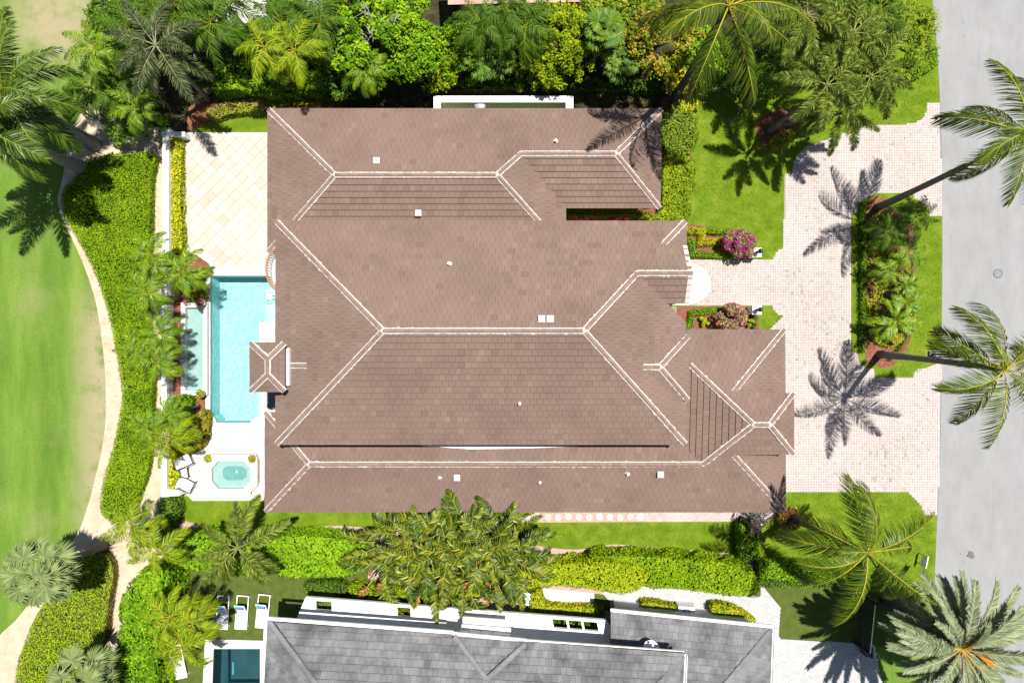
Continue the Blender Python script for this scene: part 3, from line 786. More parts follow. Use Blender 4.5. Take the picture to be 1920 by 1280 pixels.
def roof_slope(polys, house, key, tw, te, m_obj, m_fld, name='roof', th=.085):
    for poly in polys:
        pts = [P(*p) for p in poly['p']]
        # best-fit plane by Newell
        n = Vector((0, 0, 0))
        for i in range(len(pts)):
            a, b = pts[i], pts[(i+1) % len(pts)]
            n += Vector(((a.y-b.y)*(a.z+b.z), (a.z-b.z)*(a.x+b.x), (a.x-b.x)*(a.y+b.y)))
        n.normalize()
        if n.z < 0: n = -n; pts = pts[::-1]
        c = sum(pts, Vector())/len(pts)
        u = Vector((0, 0, 1)).cross(n)
        u.normalize(); v = n.cross(u)
        Roof.planes.append((n, c, [tuple(p) for p in pts]))
        # deck under the tiles
        deck = MB(); off = n*.01
        q = [p - n*((p-c).dot(n)) for p in pts]
        deck.prism([p - Vector((0, 0, .16)) for p in q], [p - off for p in q])
        rf = deck.build(name, MT['under'], house)
        uv = [((p-c).dot(u), (p-c).dot(v)) for p in q]
        if poly_area(uv) < 0: uv = uv[::-1]
        u0 = min(a for a, b in uv); u1 = max(a for a, b in uv); v0 = min(b for a, b in uv); v1 = max(b for a, b in uv)
        fld = MB(); rows = int((v1-v0)/te)+2
        rs = random.Random(hash((key, round(c.x, 2), round(c.y, 2))) & 0xffff)
        cand = []
        for j in range(rows):
            b0 = v0 + j*te - .02; sh = (j % 2)*.5*tw + rs.uniform(-.03, .03)
            i0 = int((u0)/tw)-1
            for i in range(i0, int(u1/tw)+3):
                a0 = i*tw + sh
                g = .004
                rect = [(a0+g, b0), (a0+tw-g, b0), (a0+tw-g, b0+te+.05), (a0+g, b0+te+.05)]
                cl = clip_poly(uv, rect)
                if len(cl) < 3: continue
                A = poly_area(cl)
                if A < .002: continue
                lift = rs.uniform(-.004, .006); r = min(1, max(0, rs.gauss(.5, .24)))
                if A > .97*(tw-2*g)*(te+.05):
                    cand.append((a0+tw/2, b0, lift, r))
                    continue
                add_tile(fld, cl, b0, te, th, lift, r, c, u, v, n)
        rs.shuffle(cand)
        m = Matrix((u, v, n)).transposed().to_4x4()
        take = min(len(cand), poly.get('n', 0), TILE_LEFT.get(key, 0))
        TILE_LEFT[key] = TILE_LEFT.get(key, 0) - take
        cand.sort(key=lambda t: (t[0]-poly.get('cu', 0))**2 + t[1]**2)
        for k, (uc, b0, lift, r) in enumerate(cand):
            if k < take:
                mm = Matrix.Translation(c + u*uc + v*b0 + n*lift) @ m
                ob('tile', tile_mesh(key, tw, te, th, m_obj), None, rf, False, mm)
            else:
                add_tile(fld, [(uc-tw/2+.004, b0), (uc+tw/2-.004, b0), (uc+tw/2-.004, b0+te+.05), (uc-tw/2+.004, b0+te+.05)], b0, te, th, lift, r, c, u, v, n)
        if fld.f:
            f = fld.build('tiles', m_fld, rf); f['kind'] = 'stuff'

def add_tile(fld, cl, b0, te, th, lift, r, c, u, v, n):
    def zt(b): return th + lift - (th-.012)*(b-b0)/(te+.05)
    base = len(fld.v); k = len(cl)
    for a, b in cl: fld.v.append(tuple(c + u*a + v*b + n*(zt(b))))
    for a, b in cl: fld.v.append(tuple(c + u*a + v*b))
    fld.f.append([base+i for i in range(k)]); fld.r.append(r)
    for i in range(k):
        j = (i+1) % k
        fld.f.append([base+k+i, base+k+j, base+j, base+i]); fld.r.append(r)

_tm = {}
def tile_mesh(key, tw, te, th, mat):
    if key in _tm: return _tm[key]
    a = tw/2-.004; e = te+.05
    t = MB()
    t.prism([(-a, 0, 0), (a, 0, 0), (a, e, 0), (-a, e, 0)], [(-a, 0, th), (a, 0, th), (a, e, .012), (-a, e, .012)], .5, False)
    me = t.mesh('tile'); me.materials.append(mat)
    _tm[key] = me
    return me

def roof_hit(px, py):
    o = Vector((0, 0, H)); d = (P(px, py, 0) - o).normalized(); best = None
    for n, c, poly in Roof.planes:
        den = d.dot(n)
        if abs(den) < 1e-6: continue
        t = (c-o).dot(n)/den
        if t <= 0: continue
        p = o + d*t
        if inside(poly, np.array([p.x]), np.array([p.y]))[0] and (best is None or t < best[0]):
            best = (t, p, n)
    return (best[1], best[2]) if best else (P(px, py, 4), Vector((0, 0, 1)))

_cap = {}
def cap_mesh(key, mat, L=.40, w=.105, hgt=.085):
    if key in _cap: return _cap[key]
    m = MB()
    prof = [(-1, -.15), (-.85, .55), (-.35, 1), (.35, 1), (.85, .55), (1, -.15)]
    a = [(0, x*w, z*hgt) for x, z in prof]; b = [(L, x*w*.88, z*hgt*.78-.012) for x, z in prof]
    for i in range(5): m.face([a[i+1], a[i], b[i], b[i+1]])
    m.face(a); m.face(b[::-1])
    me = m.mesh('ridge_tile'); me.materials.append(mat); _cap[key] = me
    return me

CAPS_LEFT = {'house': 300}
def ridge(p0, p1, parent, key='house', mort=True, m_obj=None, m_mort=None, L=.36, w=.10, seed=0, grey=False):
    a = P(*p0); b = P(*p1); d = b-a; ln = d.length; d.normalize()
    if d.z < 0: a, b, d = b, a, -d
    side = d.cross(Vector((0, 0, 1))).normalized(); up = side.cross(d).normalized()
    rs = random.Random(seed + int(p0[0]*7 + p0[1]*13))
    if mort:
        n = max(2, int(ln/.11))
        for s in (-1, 1):
            m = MB()
            for i in range(n):
                t0 = ln*i/n; t1 = ln*(i+1)/n
                w0 = w*.9; w1 = w + .038 + rs.uniform(0, .024) + (.03 if rs.random() < .05 else 0)
                q = [a+d*t0+side*s*w0, a+d*t1+side*s*w0, a+d*t1+side*s*w1, a+d*t0+side*s*w1]
                lo = [x - up*.07 for x in q]; hi = [q[0]+up*.045, q[1]+up*.045, q[2]+up*.012, q[3]+up*.012]
                m.prism(lo, hi, rs.random(), False)
            m.build('mortar', m_mort or MT['mortar'], parent)
    k = max(1, round(ln/L)); step = ln/k
    mat = Matrix((d, side*-1, up)).transposed().to_4x4()
    rest = MB()
    me = cap_mesh('ridge_tile' + key, m_obj or MT['ridge_o'], L=step*1.12 if False else L*1.14, w=w)
    for i in range(k):
        M_ = Matrix.Translation(a + d*step*i + up*.02) @ mat
        if CAPS_LEFT.get(key, 0) > 0:
            CAPS_LEFT[key] -= 1
            ob('ridge_tile', me, None, parent, False, M_)
        else:
            base = len(rest.v); r = rs.random()
            for v_ in me.vertices: rest.v.append(tuple(M_ @ v_.co))
            for p_ in me.polygons: rest.f.append([base+i_ for i_ in p_.vertices]); rest.r.append(r)
    if rest.f:
        o = rest.build('ridge_tiles', MT['ridge_a'] if not grey else MT['gridge'], parent); o['kind'] = 'stuff'

# ------------------------------------------------------------------ the house
E1, E2 = 3.2, 6.0
house = thing('house', 'large villa with many brown tiled hipped roofs and white ridge mortar', 'house', P(960, 640, 0))
T = TILE_LEFT; T['house'] = 300
north = [
 dict(p=[(503,205,E1),(1240,205,E1),(1155,288,4.25),(977,288,4.25),(932,328,4.75),(628,328,4.75)]),
 dict(p=[(503,205,E1),(628,328,4.75),(503,472,E1)]),
 dict(p=[(503,472,E1),(1061,472,E1),(932,328,4.75),(628,328,4.75)], n=50),
 dict(p=[(932,328,4.75),(977,288,4.25),(1060,390,E1),(1061,472,E1)]),
 dict(p=[(977,288,4.25),(1155,288,4.25),(1237,390,E1),(1060,390,E1)], n=30),
 dict(p=[(1240,205,E1),(1237,390,E1),(1155,288,4.25)])]
main = [
 dict(p=[(518,415,E2),(1285,415,E2),(1242,460,6.55),(1287,460,6.55),(1298,512,7.18),(1195,512,7.18),(1095,620,8.5),(718,620,8.5)], n=70),
 dict(p=[(1285,415,E2),(1242,460,6.55),(1286,462,E2)]),
 dict(p=[(1195,512,7.18),(1298,512,7.18),(1291,568,6.5),(1243,568,6.5)], n=20),
 dict(p=[(1095,620,8.5),(1195,512,7.18),(1285,604,E2),(1285,832,E2)], n=40),
 dict(p=[(718,620,8.5),(1095,620,8.5),(1285,832,E2),(518,832,E2)], n=90),
 dict(p=[(518,415,E2),(718,620,8.5),(518,832,E2)])]
dormer = [
 dict(p=[(1200,688,7.1),(1237,688,7.05),(1290,630,6.15),(1252,627,6.3)]),
 dict(p=[(1200,688,7.1),(1237,688,7.05),(1290,750,6.15),(1252,750,6.3)]),
 dict(p=[(1237,688,7.05),(1290,630,6.15),(1290,750,6.15)])]
south = [
 dict(p=[(498,958,E1),(1472,958,E1),(1375,852,4.70),(1487,850,4.72),(1443,796,5.5),(1413,796,5.5),(1318,870,4.42),(580,870,4.42)]),
 dict(p=[(498,773,E1),(580,870,4.42),(1318,870,4.42),(1285,835,3.95),(1285,773,E1)]),
 dict(p=[(498,958,E1),(580,870,4.42),(498,773,E1)]),
 dict(p=[(1470,618,E1),(1472,958,E1),(1375,852,4.70),(1375,735,4.70)]),
 dict(p=[(1487,738,4.73),(1487,850,4.73),(1443,796,5.5)]),
 dict(p=[(1287,618,E1),(1470,618,E1),(1375,735,4.70),(1487,738,4.73),(1443,796,5.5),(1413,796,5.5),(1293,683,4.04),(1287,683,4.03)]),
 dict(p=[(1293,683,4.04),(1413,796,5.5),(1318,870,4.42),(1287,838,4.0),(1287,683,4.0)])]
roof_slope(north, house, 'house', .315, .33, MT['tile_o'], MT['tile_a'])
roof_slope(south, house, 'house', .315, .33, MT['tile_o'], MT['tile_a'])
roof_slope(main, house, 'house', .315, .33, MT['tile_o'], MT['tile_a'])
roof_slope(dormer, house, 'house', .315, .33, MT['tile_o'], MT['tile_a'])
rp = MB(); rp.box(P(960, 640, 3.0), (.2, .2, .2))
rl_root = rp.build('ridge_line', MT['under'], house)     # ridge timber inside the roof
RIDGES = [
 ((718,620,8.5),(1095,620,8.5)), ((718,620,8.5),(518,415,E2)), ((718,620,8.5),(518,832,E2)), ((1095,620,8.5),(1195,512,7.18)), ((1095,620,8.5),(1285,832,E2)),
 ((1195,512,7.18),(1298,512,7.18)), ((1285,415,E2),(1242,460,6.55)),
 ((628,328,4.75),(932,328,4.75)), ((628,328,4.75),(503,205,E1)), ((628,328,4.75),(503,472,E1)), ((932,328,4.75),(977,288,4.25)), ((932,328,4.75),(1061,472,E1)),
 ((977,288,4.25),(1155,288,4.25)), ((1155,288,4.25),(1240,205,E1)), ((1155,288,4.25),(1237,390,E1)),
 ((1200,688,7.1),(1237,688,7.05)), ((1237,688,7.05),(1290,630,6.15)), ((1237,688,7.05),(1290,750,6.15)),
 ((580,870,4.42),(1318,870,4.42)), ((580,870,4.42),(498,958,E1)), ((580,870,4.42),(498,773,E1)),
 ((1318,870,4.42),(1413,796,5.5)), ((1413,796,5.5),(1443,796,5.5)), ((1443,796,5.5),(1487,738,4.73)), ((1443,796,5.5),(1487,850,4.73)), ((1413,796,5.5),(1293,683,4.04)),
 ((1470,618,E1),(1375,735,4.70)), ((1472,958,E1),(1375,852,4.70))]
for i, (a, b) in enumerate(RIDGES):
    lift = .03
    ridge((a[0], a[1], a[2]+lift), (b[0], b[1], b[2]+lift), rl_root, seed=i)
# knobs of mortar where ridges meet
for (x, y, z) in ((718,620,8.5),(1095,620,8.5),(628,328,4.75),(932,328,4.75),(1155,288,4.25),(1413,796,5.5),(1443,796,5.5),(1237,688,7.05),(1318,870,4.42),(580,870,4.42),(977,288,4.25),(1195,512,7.18)):
    m = MB(); p = P(x, y, z); m.lathe((p.x, p.y, p.z-.02), [(.15, 0), (.14, .08), (.09, .12), (.03, .14)], 10, .9); m.build('mortar_joint', MT['mortar'], rl_root)
# gable verge mortar of the entry porch
for a, b in (((1287,460,6.58),(1298,512,7.2)), ((1298,512,7.2),(1291,568,6.53))):
    m = MB(); A, B = P(*a), P(*b); m.prism([A+Vector((-.2,0,-.05)), A+Vector((.02,0,-.05)), B+Vector((.02,0,-.05)), B+Vector((-.2,0,-.05))], [A+Vector((-.2,0,.06)), A+Vector((.02,0,.06)), B+Vector((.02,0,.06)), B+Vector((-.2,0,.06))])
    m.build('verge', MT['mortar'], house)

m = MB(); m.prism([P(a, b, 4.05) for a, b in ((790,833),(1010,833),(1085,836),(960,839),(880,840))], [P(a, b, 4.2) for a, b in ((790,835.5),(1010,835.5),(1085,837),(960,840.5),(880,841.5))]); m.build('flashing', MT['white'], house)
def rect_w(x0, y0, x1, y1, z, inset):
    a = P(x0, y1, z); b = P(x1, y0, z)
    return [(a.x+inset, a.y+inset), (b.x-inset, a.y+inset), (b.x-inset, b.y-inset), (a.x+inset, b.y-inset)]
def wallbox(rect, z0, z1, name='wall', mat='cream', parent=None):
    m = MB(); m.slab(rect, z0, z1); return m.build(name, MT[mat], parent or house)
wallbox(rect_w(518, 415, 1285, 832, E2, .65), 0, 5.86)
wallbox(rect_w(503, 205, 1061, 472, E1, .6), 0, 3.06)
wallbox(rect_w(1040, 205, 1240, 390, E1, .6), 0, 3.04)
wallbox(rect_w(498, 773, 1330, 958, E1, .6), 0, 3.05)
wallbox(rect_w(1285, 618, 1472, 958, E1, .6), 0, 3.03)
wallbox(rect_w(1330, 738, 1487, 850, 4.73, .55), 0, 4.58)
wallbox(rect_w(1200, 630, 1290, 750, 6.15, .35), 2, 6.02)
wallbox([(P(1150,0,6).x, P(0,566,6.4).y), (P(1284,0,6.4).x, P(0,566,6.4).y), (P(1284,0,6.4).x, P(0,462,6.4).y), (P(1150,0,6).x, P(0,462,6.4).y)], 3.6, 6.38)
# porch columns
for yy in (470, 560):
    p = P(1270, yy, 5); m = MB(); m.lathe((p.x-.15, p.y, 0), [(.28, 0), (.28, .15), (.2, .2), (.17, 3.4), (.25, 3.5), (.25, 3.65)], 16); m.build('column', MT['white'], house)
# openings on the west and east fronts
def window_e(x, y, z, w, h, name='window', frame='white', face=1):
    f = MB(); f.box((x, y, z), (.08, w+.16, h+.16)); fo = f.build(name, MT[frame], house)
    for s in (-1, 1):
        g = MB(); g.box((x+face*.03, y+s*w/4, z), (.05, w/2-.06, h-.04)); g.build('pane', MT['glass'], fo)
wxm = rect_w(518, 415, 1285, 832, E2, .65)[0][0]
for yy in (3.6, -2.2, -4.2): window_e(wxm-.02, yy, 4.4, 1.2, 1.5, face=-1)
for yy in (5.0, 0.5, -3.0): window_e(wxm-.02, yy, 1.2, 1.8, 2.1, 'french_door', face=-1)
wxg = rect_w(1285, 618, 1472, 958, E1, .6)[1][0]
for yy in (-1.3, -8.0):
    g = MB(); g.box((wxg+.01, yy, 1.15), (.08, 2.5, 2.3)); go = g.build('garage_door', MT['white'], house)
    for k in range(4):
        h_ = MB(); h_.box((wxg+.05, yy, .32+k*.56), (.03, 2.36, .48)); h_.build('door_panel', MT['plastic'], go)
# chimney stack with its own little hipped roof
ch = MB(); cz = 7.25
c0 = rect_w(470, 643, 533, 733, cz, .22)
ch.slab(c0, 0, cz-.04); cho = ch.build('chimney', MT['white'], house)
cr = MB(); cr.slab(rect_w(540, 652, 546, 722, 6.4, 0), 6.0, 6.75); cr.build('chimney_flashing', MT['white'], house)
roof_slope([dict(p=[(470,643,cz),(533,643,cz),(503,673,7.75),(501,673,7.75)]), dict(p=[(470,733,cz),(533,733,cz),(503,702,7.75),(501,702,7.75)]),
            dict(p=[(470,643,cz),(502,673,7.75),(502,702,7.75),(470,733,cz)]), dict(p=[(533,643,cz),(502,673,7.75),(502,702,7.75),(533,733,cz)])], house, 'chimney', .315, .33, MT['tile_o'], MT['tile_a'], name='chimney_roof')
for i, (a, b) in enumerate((((470,643,cz+.03),(502,673,7.78)), ((533,643,cz+.03),(502,673,7.78)), ((470,733,cz+.03),(502,702,7.78)), ((533,733,cz+.03),(502,702,7.78)), ((502,673,7.78),(502,702,7.78)), ((541,685,6.52),(575,685,6.78)))):
    ridge(a, b, rl_root, seed=50+i)
# curved balcony on the garden front
bc = P(530, 507, 3.3); rad = 27/S*.93
bal = MB()
pts = [(bc.x + .1, bc.y-1.25)] + [(bc.x + .15 - (rad+.1)*math.sin(t)*.95, bc.y - 1.22*math.cos(t)) for t in np.linspace(0, math.pi, 20)] + [(bc.x+.1, bc.y+1.25)]
pts += [(bc.x+1.6, bc.y+1.25), (bc.x+1.6, bc.y-1.25)]
bal.slab(pts, 2.95, 3.2); balo = bal.build('balcony', MT['white'], house)
rail = MB(); rp_ = [(bc.x + .15 - rad*math.sin(t)*.95, bc.y - 1.15*math.cos(t), 4.15) for t in np.linspace(0, math.pi, 26)]
rail.tube(rp_, .06, 6); rail.build('handrail', MT['copper'], balo)
for k in range(1, 25):
    p = rp_[k]; b_ = MB(); b_.lathe((p[0], p[1], 3.2), [(.05, 0), (.03, .15), (.055, .4), (.03, .75), (.05, .9)], 8); b_.build('baluster', MT['white'], balo)
# patio glass between chimney and wing
m = MB(); m.slab([(p.x, p.y) for p in PL([(500, 733), (520, 733), (520, 765), (500, 765)], .6)], .05, .6); m.build('patio_cover', flat('slate_cover', (.10, .11, .125), .5), house)
# vents on the roof
for (x, y) in ((707, 303), (785, 401), (1015, 598), (1031, 598), (857, 894), (1237, 888)):
    p, n = roof_hit(x, y); v = MB()
    v.box(p + Vector((0, 0, .1)), (.27, .27, .24)); vo = v.build('roof_vent', MT['plastic'], house)
    h_ = MB(); h_.prism([p+Vector((-.17,-.17,.22)), p+Vector((.17,-.17,.22)), p+Vector((.17,.17,.22)), p+Vector((-.17,.17,.22))], [p+Vector((-.12,-.12,.30)), p+Vector((.12,-.12,.30)), p+Vector((.12,.12,.30)), p+Vector((-.12,.12,.30))])
    h_.build('vent_hood', MT['plastic'], vo)
for (x, y) in ((1042, 266), (843, 495), (974, 755), (825, 893), (1012, 902), (1176, 887)):
    p, n = roof_hit(x, y); v = MB()
    v.lathe((p.x, p.y, p.z-.05), [(.13, 0), (.12, .1), (.07, .12), (.07, .38), (.045, .38), (.045, .2)], 12); v.build('vent_pipe', MT['plastic'], house)

# equipment wall north of the house
ew = thing('equipment_wall', 'white U shaped wall enclosing equipment behind the brown roofed house', 'wall', P(944, 196, 0))
m = MB(); z1 = 1.75
oc = PL([(813, 180), (1075, 180), (1075, 222), (813, 222)], z1); ic = PL([(826, 192), (1061, 192), (1061, 222), (826, 222)], z1)
for q in (([0, 1], ), ):
    pass
m.slab([(oc[0].x, oc[0].y), (oc[1].x, oc[1].y), (ic[1].x, ic[1].y), (ic[0].x, ic[0].y)], 0, z1)
m.slab([(oc[0].x, oc[0].y), (ic[0].x, ic[0].y), (ic[3].x, ic[3].y), (oc[3].x, oc[3].y)], 0, z1-.003)
m.slab([(oc[1].x, oc[1].y), (ic[1].x, ic[1].y), (ic[2].x, ic[2].y), (oc[2].x, oc[2].y)], 0, z1-.003)
m.build('wall', MT['white'], ew)
ac = thing('wall_light', 'small round white fitting on the inner face of the white equipment wall', 'light', P(900, 194, 1.4))
m = MB(); p = P(900, 193.5, 1.45); m.box(p, (.75, .1, .18)); m.build('bracket', MT['black'], ac)
m = MB(); m.lathe((p.x, p.y-.12, p.z-.05), [(.30, 0), (.32, .08), (.25, .16), (.1, .2)], 18); m.build('shade', MT['greyplastic'], ac)

# ------------------------------------------------------------------ neighbour's house (turned about 4.5 degrees)
nb = thing('neighbour_house', 'house with weathered grey tiled roof and white gutters at the bottom edge', 'house', P(960, 1240, 0))
T['nb'] = 300
N1, NR = 6.0, 8.6
upper = [
 dict(p=[(503,1163,N1),(850,1189,N1),(986,1204,N1),(1283,1227,N1),(1180,1345,8.3),(640,1345,8.3)], n=230),
 dict(p=[(503,1163,N1),(640,1345,8.3),(488,1400,N1)], n=0),
 dict(p=[(1283,1227,N1),(1276,1400,N1),(1180,1345,8.3)], n=0)]
dorm = [
 dict(p=[(850,1190,N1+.12),(986,1205,N1+.12),(913,1274,7.25),(912,1274,7.25)], n=30),
 dict(p=[(850,1190,N1+.12),(912,1274,7.25),(870,1330,7.6),(852,1280,7.0)], n=0),
 dict(p=[(986,1205,N1+.12),(914,1274,7.25),(950,1340,7.6),(975,1290,7.0)], n=0)]
lower = [
 dict(p=[(1145,1147,3.6),(1448,1178,3.6),(1340,1305,5.1),(1145,1290,5.1)], n=70),
 dict(p=[(1448,1178,3.6),(1440,1400,3.6),(1340,1305,5.1)], n=0)]
roof_slope(upper, nb, 'nb', .29, .37, MT['grey_o'], MT['grey_a'], th=.085)
roof_slope(lower, nb, 'nb', .29, .37, MT['grey_o'], MT['grey_a'], th=.085)
rgr = MB(); rgr.box(P(900, 1330, 7.0), (.2, .2, .2)); rgo = rgr.build('ridge_line', MT['under'], nb)
CAPS_LEFT['nb'] = 120
for i, (a, b) in enumerate((((505,1165,6.05),(640,1345,8.35)), ((1281,1229,6.05),(1180,1345,8.35)), ((1446,1180,3.65),(1340,1305,5.15)), ((852,1193,6.16),(912,1272,7.32)), ((984,1207,6.16),(914,1272,7.32)))):
    ridge(a, b, rgo, 'nb', False, MT['gridge'], seed=90+i, w=.15, L=.4, grey=True)
def gutter(pts, parent, w=.13):
    q = [P(*p) for p in pts]; m = MB()
    for a, b in zip(q[:-1], q[1:]):
        d = (b-a).normalized(); n = Vector((-d.y, d.x, 0))
        for o0, o1, z0, z1 in ((-.02, w, -.12, -.09), (w-.025, w, -.12, .04), (-.02, .01, -.12, .045)):
            m.prism([a+n*o0+Vector((0,0,z0)), b+n*o0+Vector((0,0,z0)), b+n*o1+Vector((0,0,z0)), a+n*o1+Vector((0,0,z0))],
                    [a+n*o0+Vector((0,0,z1)), b+n*o0+Vector((0,0,z1)), b+n*o1+Vector((0,0,z1)), a+n*o1+Vector((0,0,z1))])
    return m.build('gutter', MT['white'], parent)
gutter([(503,1161,6.05),(850,1187,6.05)], nb)
gutter([(850,1189,6.05),(986,1202,6.05)], nb)
gutter([(986,1203,6.05),(1283,1225,6.05)], nb)
gutter([(488,1400,6.05),(501,1163,6.05)], nb)
gutter([(1284,1227,6.05),(1278,1400,6.05)], nb)
gutter([(1145,1145,3.65),(1448,1176,3.65)], nb)
gutter([(1449,1178,3.65),(1441,1400,3.65)], nb)
# body of the house
def pw(pts, z0, z1, zp, mat='white', name='wall'):
    m = MB(); q = [P(a, b, zp) for a, b in pts]; qq = [(p.x, p.y) for p in q]
    if poly_area(qq) < 0: qq = qq[::-1]
    m.slab(qq, z0, z1); return m.build(name, MT[mat], nb)
pw([(540,1224), (1250,1284), (1246,1400), (525,1400)], 0, 5.86, N1)
pw([(1168,1168), (1430,1195), (1424,1400), (1168,1400)], 0, 3.45, 3.6)
# white canopy with square openings along the front
ux = [573, 592, 622, 745, 770, 1034, 1060, 1064, 1088, 1092, 1118, 1137]
def cy(x, v): return (1119 + (x-573)*.077) + v
def canopy():
    m = MB(); vsn = [0, 5, 23, 62]
    us = ux; nu = len(us)-1
    hole = lambda i, j: j == 1 and i in (1, 3, 5, 7, 9)
    def pt(i, j, z):
        x = us[i] - (vsn[j]*.42 if i == 0 else 0) + (vsn[j]*.55 if i == nu else vsn[j]*.22 if 4 < i < nu else 0)
        p = P(x, cy(us[i], vsn[j]), 3.0); return Vector((p.x, p.y, z))
    for i in range(nu):
        for j in range(3):
            if hole(i, j): continue
            q = [(i, j), (i, j+1), (i+1, j+1), (i+1, j)]
            m.face([pt(a, b, 3.0) for a, b in q]); m.face([pt(a, b, 2.75) for a, b in q[::-1]])
            for (a, b), (di, dj) in zip(zip(q, q[1:]+q[:1]), ((-1, 0), (0, 1), (1, 0), (0, -1))):
                ii, jj = i+di, j+dj
                if ii < 0 or ii >= nu or jj < 0 or jj >= 3 or hole(ii, jj):
                    m.face([pt(*a, 2.75), pt(*b, 2.75), pt(*b, 3.0), pt(*a, 3.0)])
    return m.build('canopy', MT['white'], nb)
canopy()
for x in (640, 1125):
    p = P(x, cy(x, 40), 3.0); m = MB(); m.box((p.x, p.y-.1, 1.37), (.25, .25, 2.74)); m.build('post', MT['white'], nb)
# ledge and clerestory windows
def wl(x, off, z, D0=483):   # point on the front wall line, off metres proud of it
    p = P(x, 0, z); return Vector((p.x, -(D0 + (x-912)*.077*.88)/S + off, z))
m = MB(); a, b = wl(864, 0, 4.2), wl(957, 0, 4.2); up = Vector((0, -1.9, 0)); dz = Vector((0, 0, 1.5))
m.prism([a+up, b+up, b, a], [a+up+dz, b+up+dz, b+dz, a+dz]); m.build('bay', MT['white'], nb)
m = MB(); a, b = wl(868, 0, 4.2), wl(956, 0, 4.2); up = Vector((0, .55, 0)); dz = Vector((0, 0, .14))
m.prism([a, b, b+up, a+up], [a+dz, b+dz, b+up+dz, a+up+dz]); m.build('ledge', MT['white'], nb)
m = MB(); a, b = wl(866, -.1, 4.55), wl(958, -.1, 4.55); up = Vector((0, .36, 0)); dz = Vector((0, 0, .12))
m.prism([a, b, b+up, a+up], [a+dz, b+dz, b+up+dz, a+up+dz]); m.build('window_sill', MT['white'], nb)
for k in range(3):
    m = MB(); a, b = wl(880+k*22, .04, 5.2), wl(899+k*22, .04, 5.2); c = (a+b)/2
    m.box(c, ((b-a).length, .08, .8), rot=R(-4.5)); wo_ = m.build('window', MT['glass'], nb)
    f = MB(); f.box(c+Vector((0, .03, 0)), ((b-a).length+.06, .05, .06), rot=R(-4.5)); f.build('glazing_bar', MT['white'], wo_)
m = MB(); m.box(P(847, 1158, 3.1), (.3, .22, .2)); m.build('vent_box', MT['white'], nb)
# satellite dish on the lower roof
sd = thing('satellite_dish', 'round white satellite dish on the neighbouring grey roof', 'satellite dish', P(1213, 1210, 3.9))
base, _n = roof_hit(1222, 1214); m = MB(); m.tube([base+Vector((0,0,-.1)), base+Vector((0,0,.5)), base+Vector((0,.12,.62))], .04, 8); m.build('mast', MT['steel'], sd)
m = MB(); dc = base + Vector((-.18, .25, .72)); M_ = Matrix.Rotation(R(-34), 4, 'X')
for i in range(6):
    r0, r1 = .42*i/6, .42*(i+1)/6
    for k in range(20):
        t0, t1 = 2*math.pi*k/20, 2*math.pi*(k+1)/20
        f_ = lambda r, t: dc + M_ @ Vector((r*math.cos(t), r*math.sin(t), .5*r*r))
        m.face([f_(r0, t0), f_(r1, t0), f_(r1, t1), f_(r0, t1)] if i else [f_(0, 0), f_(r1, t0), f_(r1, t1)])
m.build('dish', MT['plastic'], sd, True)
m = MB(); e = dc + M_ @ Vector((0, 0, .5)); m.tube([dc + M_ @ Vector((0, .4, .08)), e + M_ @ Vector((0, .1, .1))], .018, 6); m.box(e + M_ @ Vector((0, .1, .1)), (.1, .1, .16)); m.build('receiver', MT['plastic'], sd)
# roofs beyond the top edge
n3 = thing('upper_neighbour_house', 'pale pink roof edge behind the trees at the top edge', 'house', P(1000, -60, 0))
roof_slope([dict(p=[(840, 9, 3.2), (1165, 2, 3.2), (1165, -120, 4.6), (840, -110, 4.6)])], n3, 'up', .33, .36, MT['tile_o'], mk('pink_tile', [(0, lin(.40, .25, .20)), (1, lin(.52, .36, .30))], src='rnd', rough=.8))
m = MB(); m.slab([(p.x, p.y) for p in PL([(860, -100), (1140, -100), (1140, -14), (860, -6)], 3.2)], 0, 3.0); m.build('wall', MT['cream'], n3)

# ------------------------------------------------------------------ foliage
def leaf_cloud(name, C, Nrm, size, rnd, aspect=.55, seed=0, bend=.15):
    """one little bent leaf (rhombus) at every point"""
    rs = np.random.RandomState(seed); n = len(C)
    Nrm = Nrm/np.maximum(1e-6, np.linalg.norm(Nrm, axis=1))[:, None]
    t = rs.normal(size=(n, 3)); t -= Nrm*np.sum(t*Nrm, axis=1)[:, None]
    t /= np.maximum(1e-6, np.linalg.norm(t, axis=1))[:, None]
    b = np.cross(Nrm, t)
    s = np.asarray(size)[:, None]*np.ones((n, 1))
    V = np.zeros((n, 4, 3))
    V[:, 0] = C - t*s*.5
    V[:, 1] = C + b*s*aspect*.5 + Nrm*s*bend
    V[:, 2] = C + t*s*.5
    V[:, 3] = C - b*s*aspect*.5 + Nrm*s*bend
    Fq = np.arange(n*4).reshape(n, 4)
    return np_mesh(name, V.reshape(-1, 3), Fq, rnd)

def sample_poly(poly, n, rs):
    a = np.array([(p[0], p[1]) for p in poly]); lo = a.min(0); hi = a.max(0)
    out = np.zeros((0, 2))
    while len(out) < n:
        q = lo + rs.uniform(size=(n*2, 2))*(hi-lo)
        q = q[inside(poly, q[:, 0], q[:, 1])]
        out = np.concatenate([out, q])
    return out[:n]

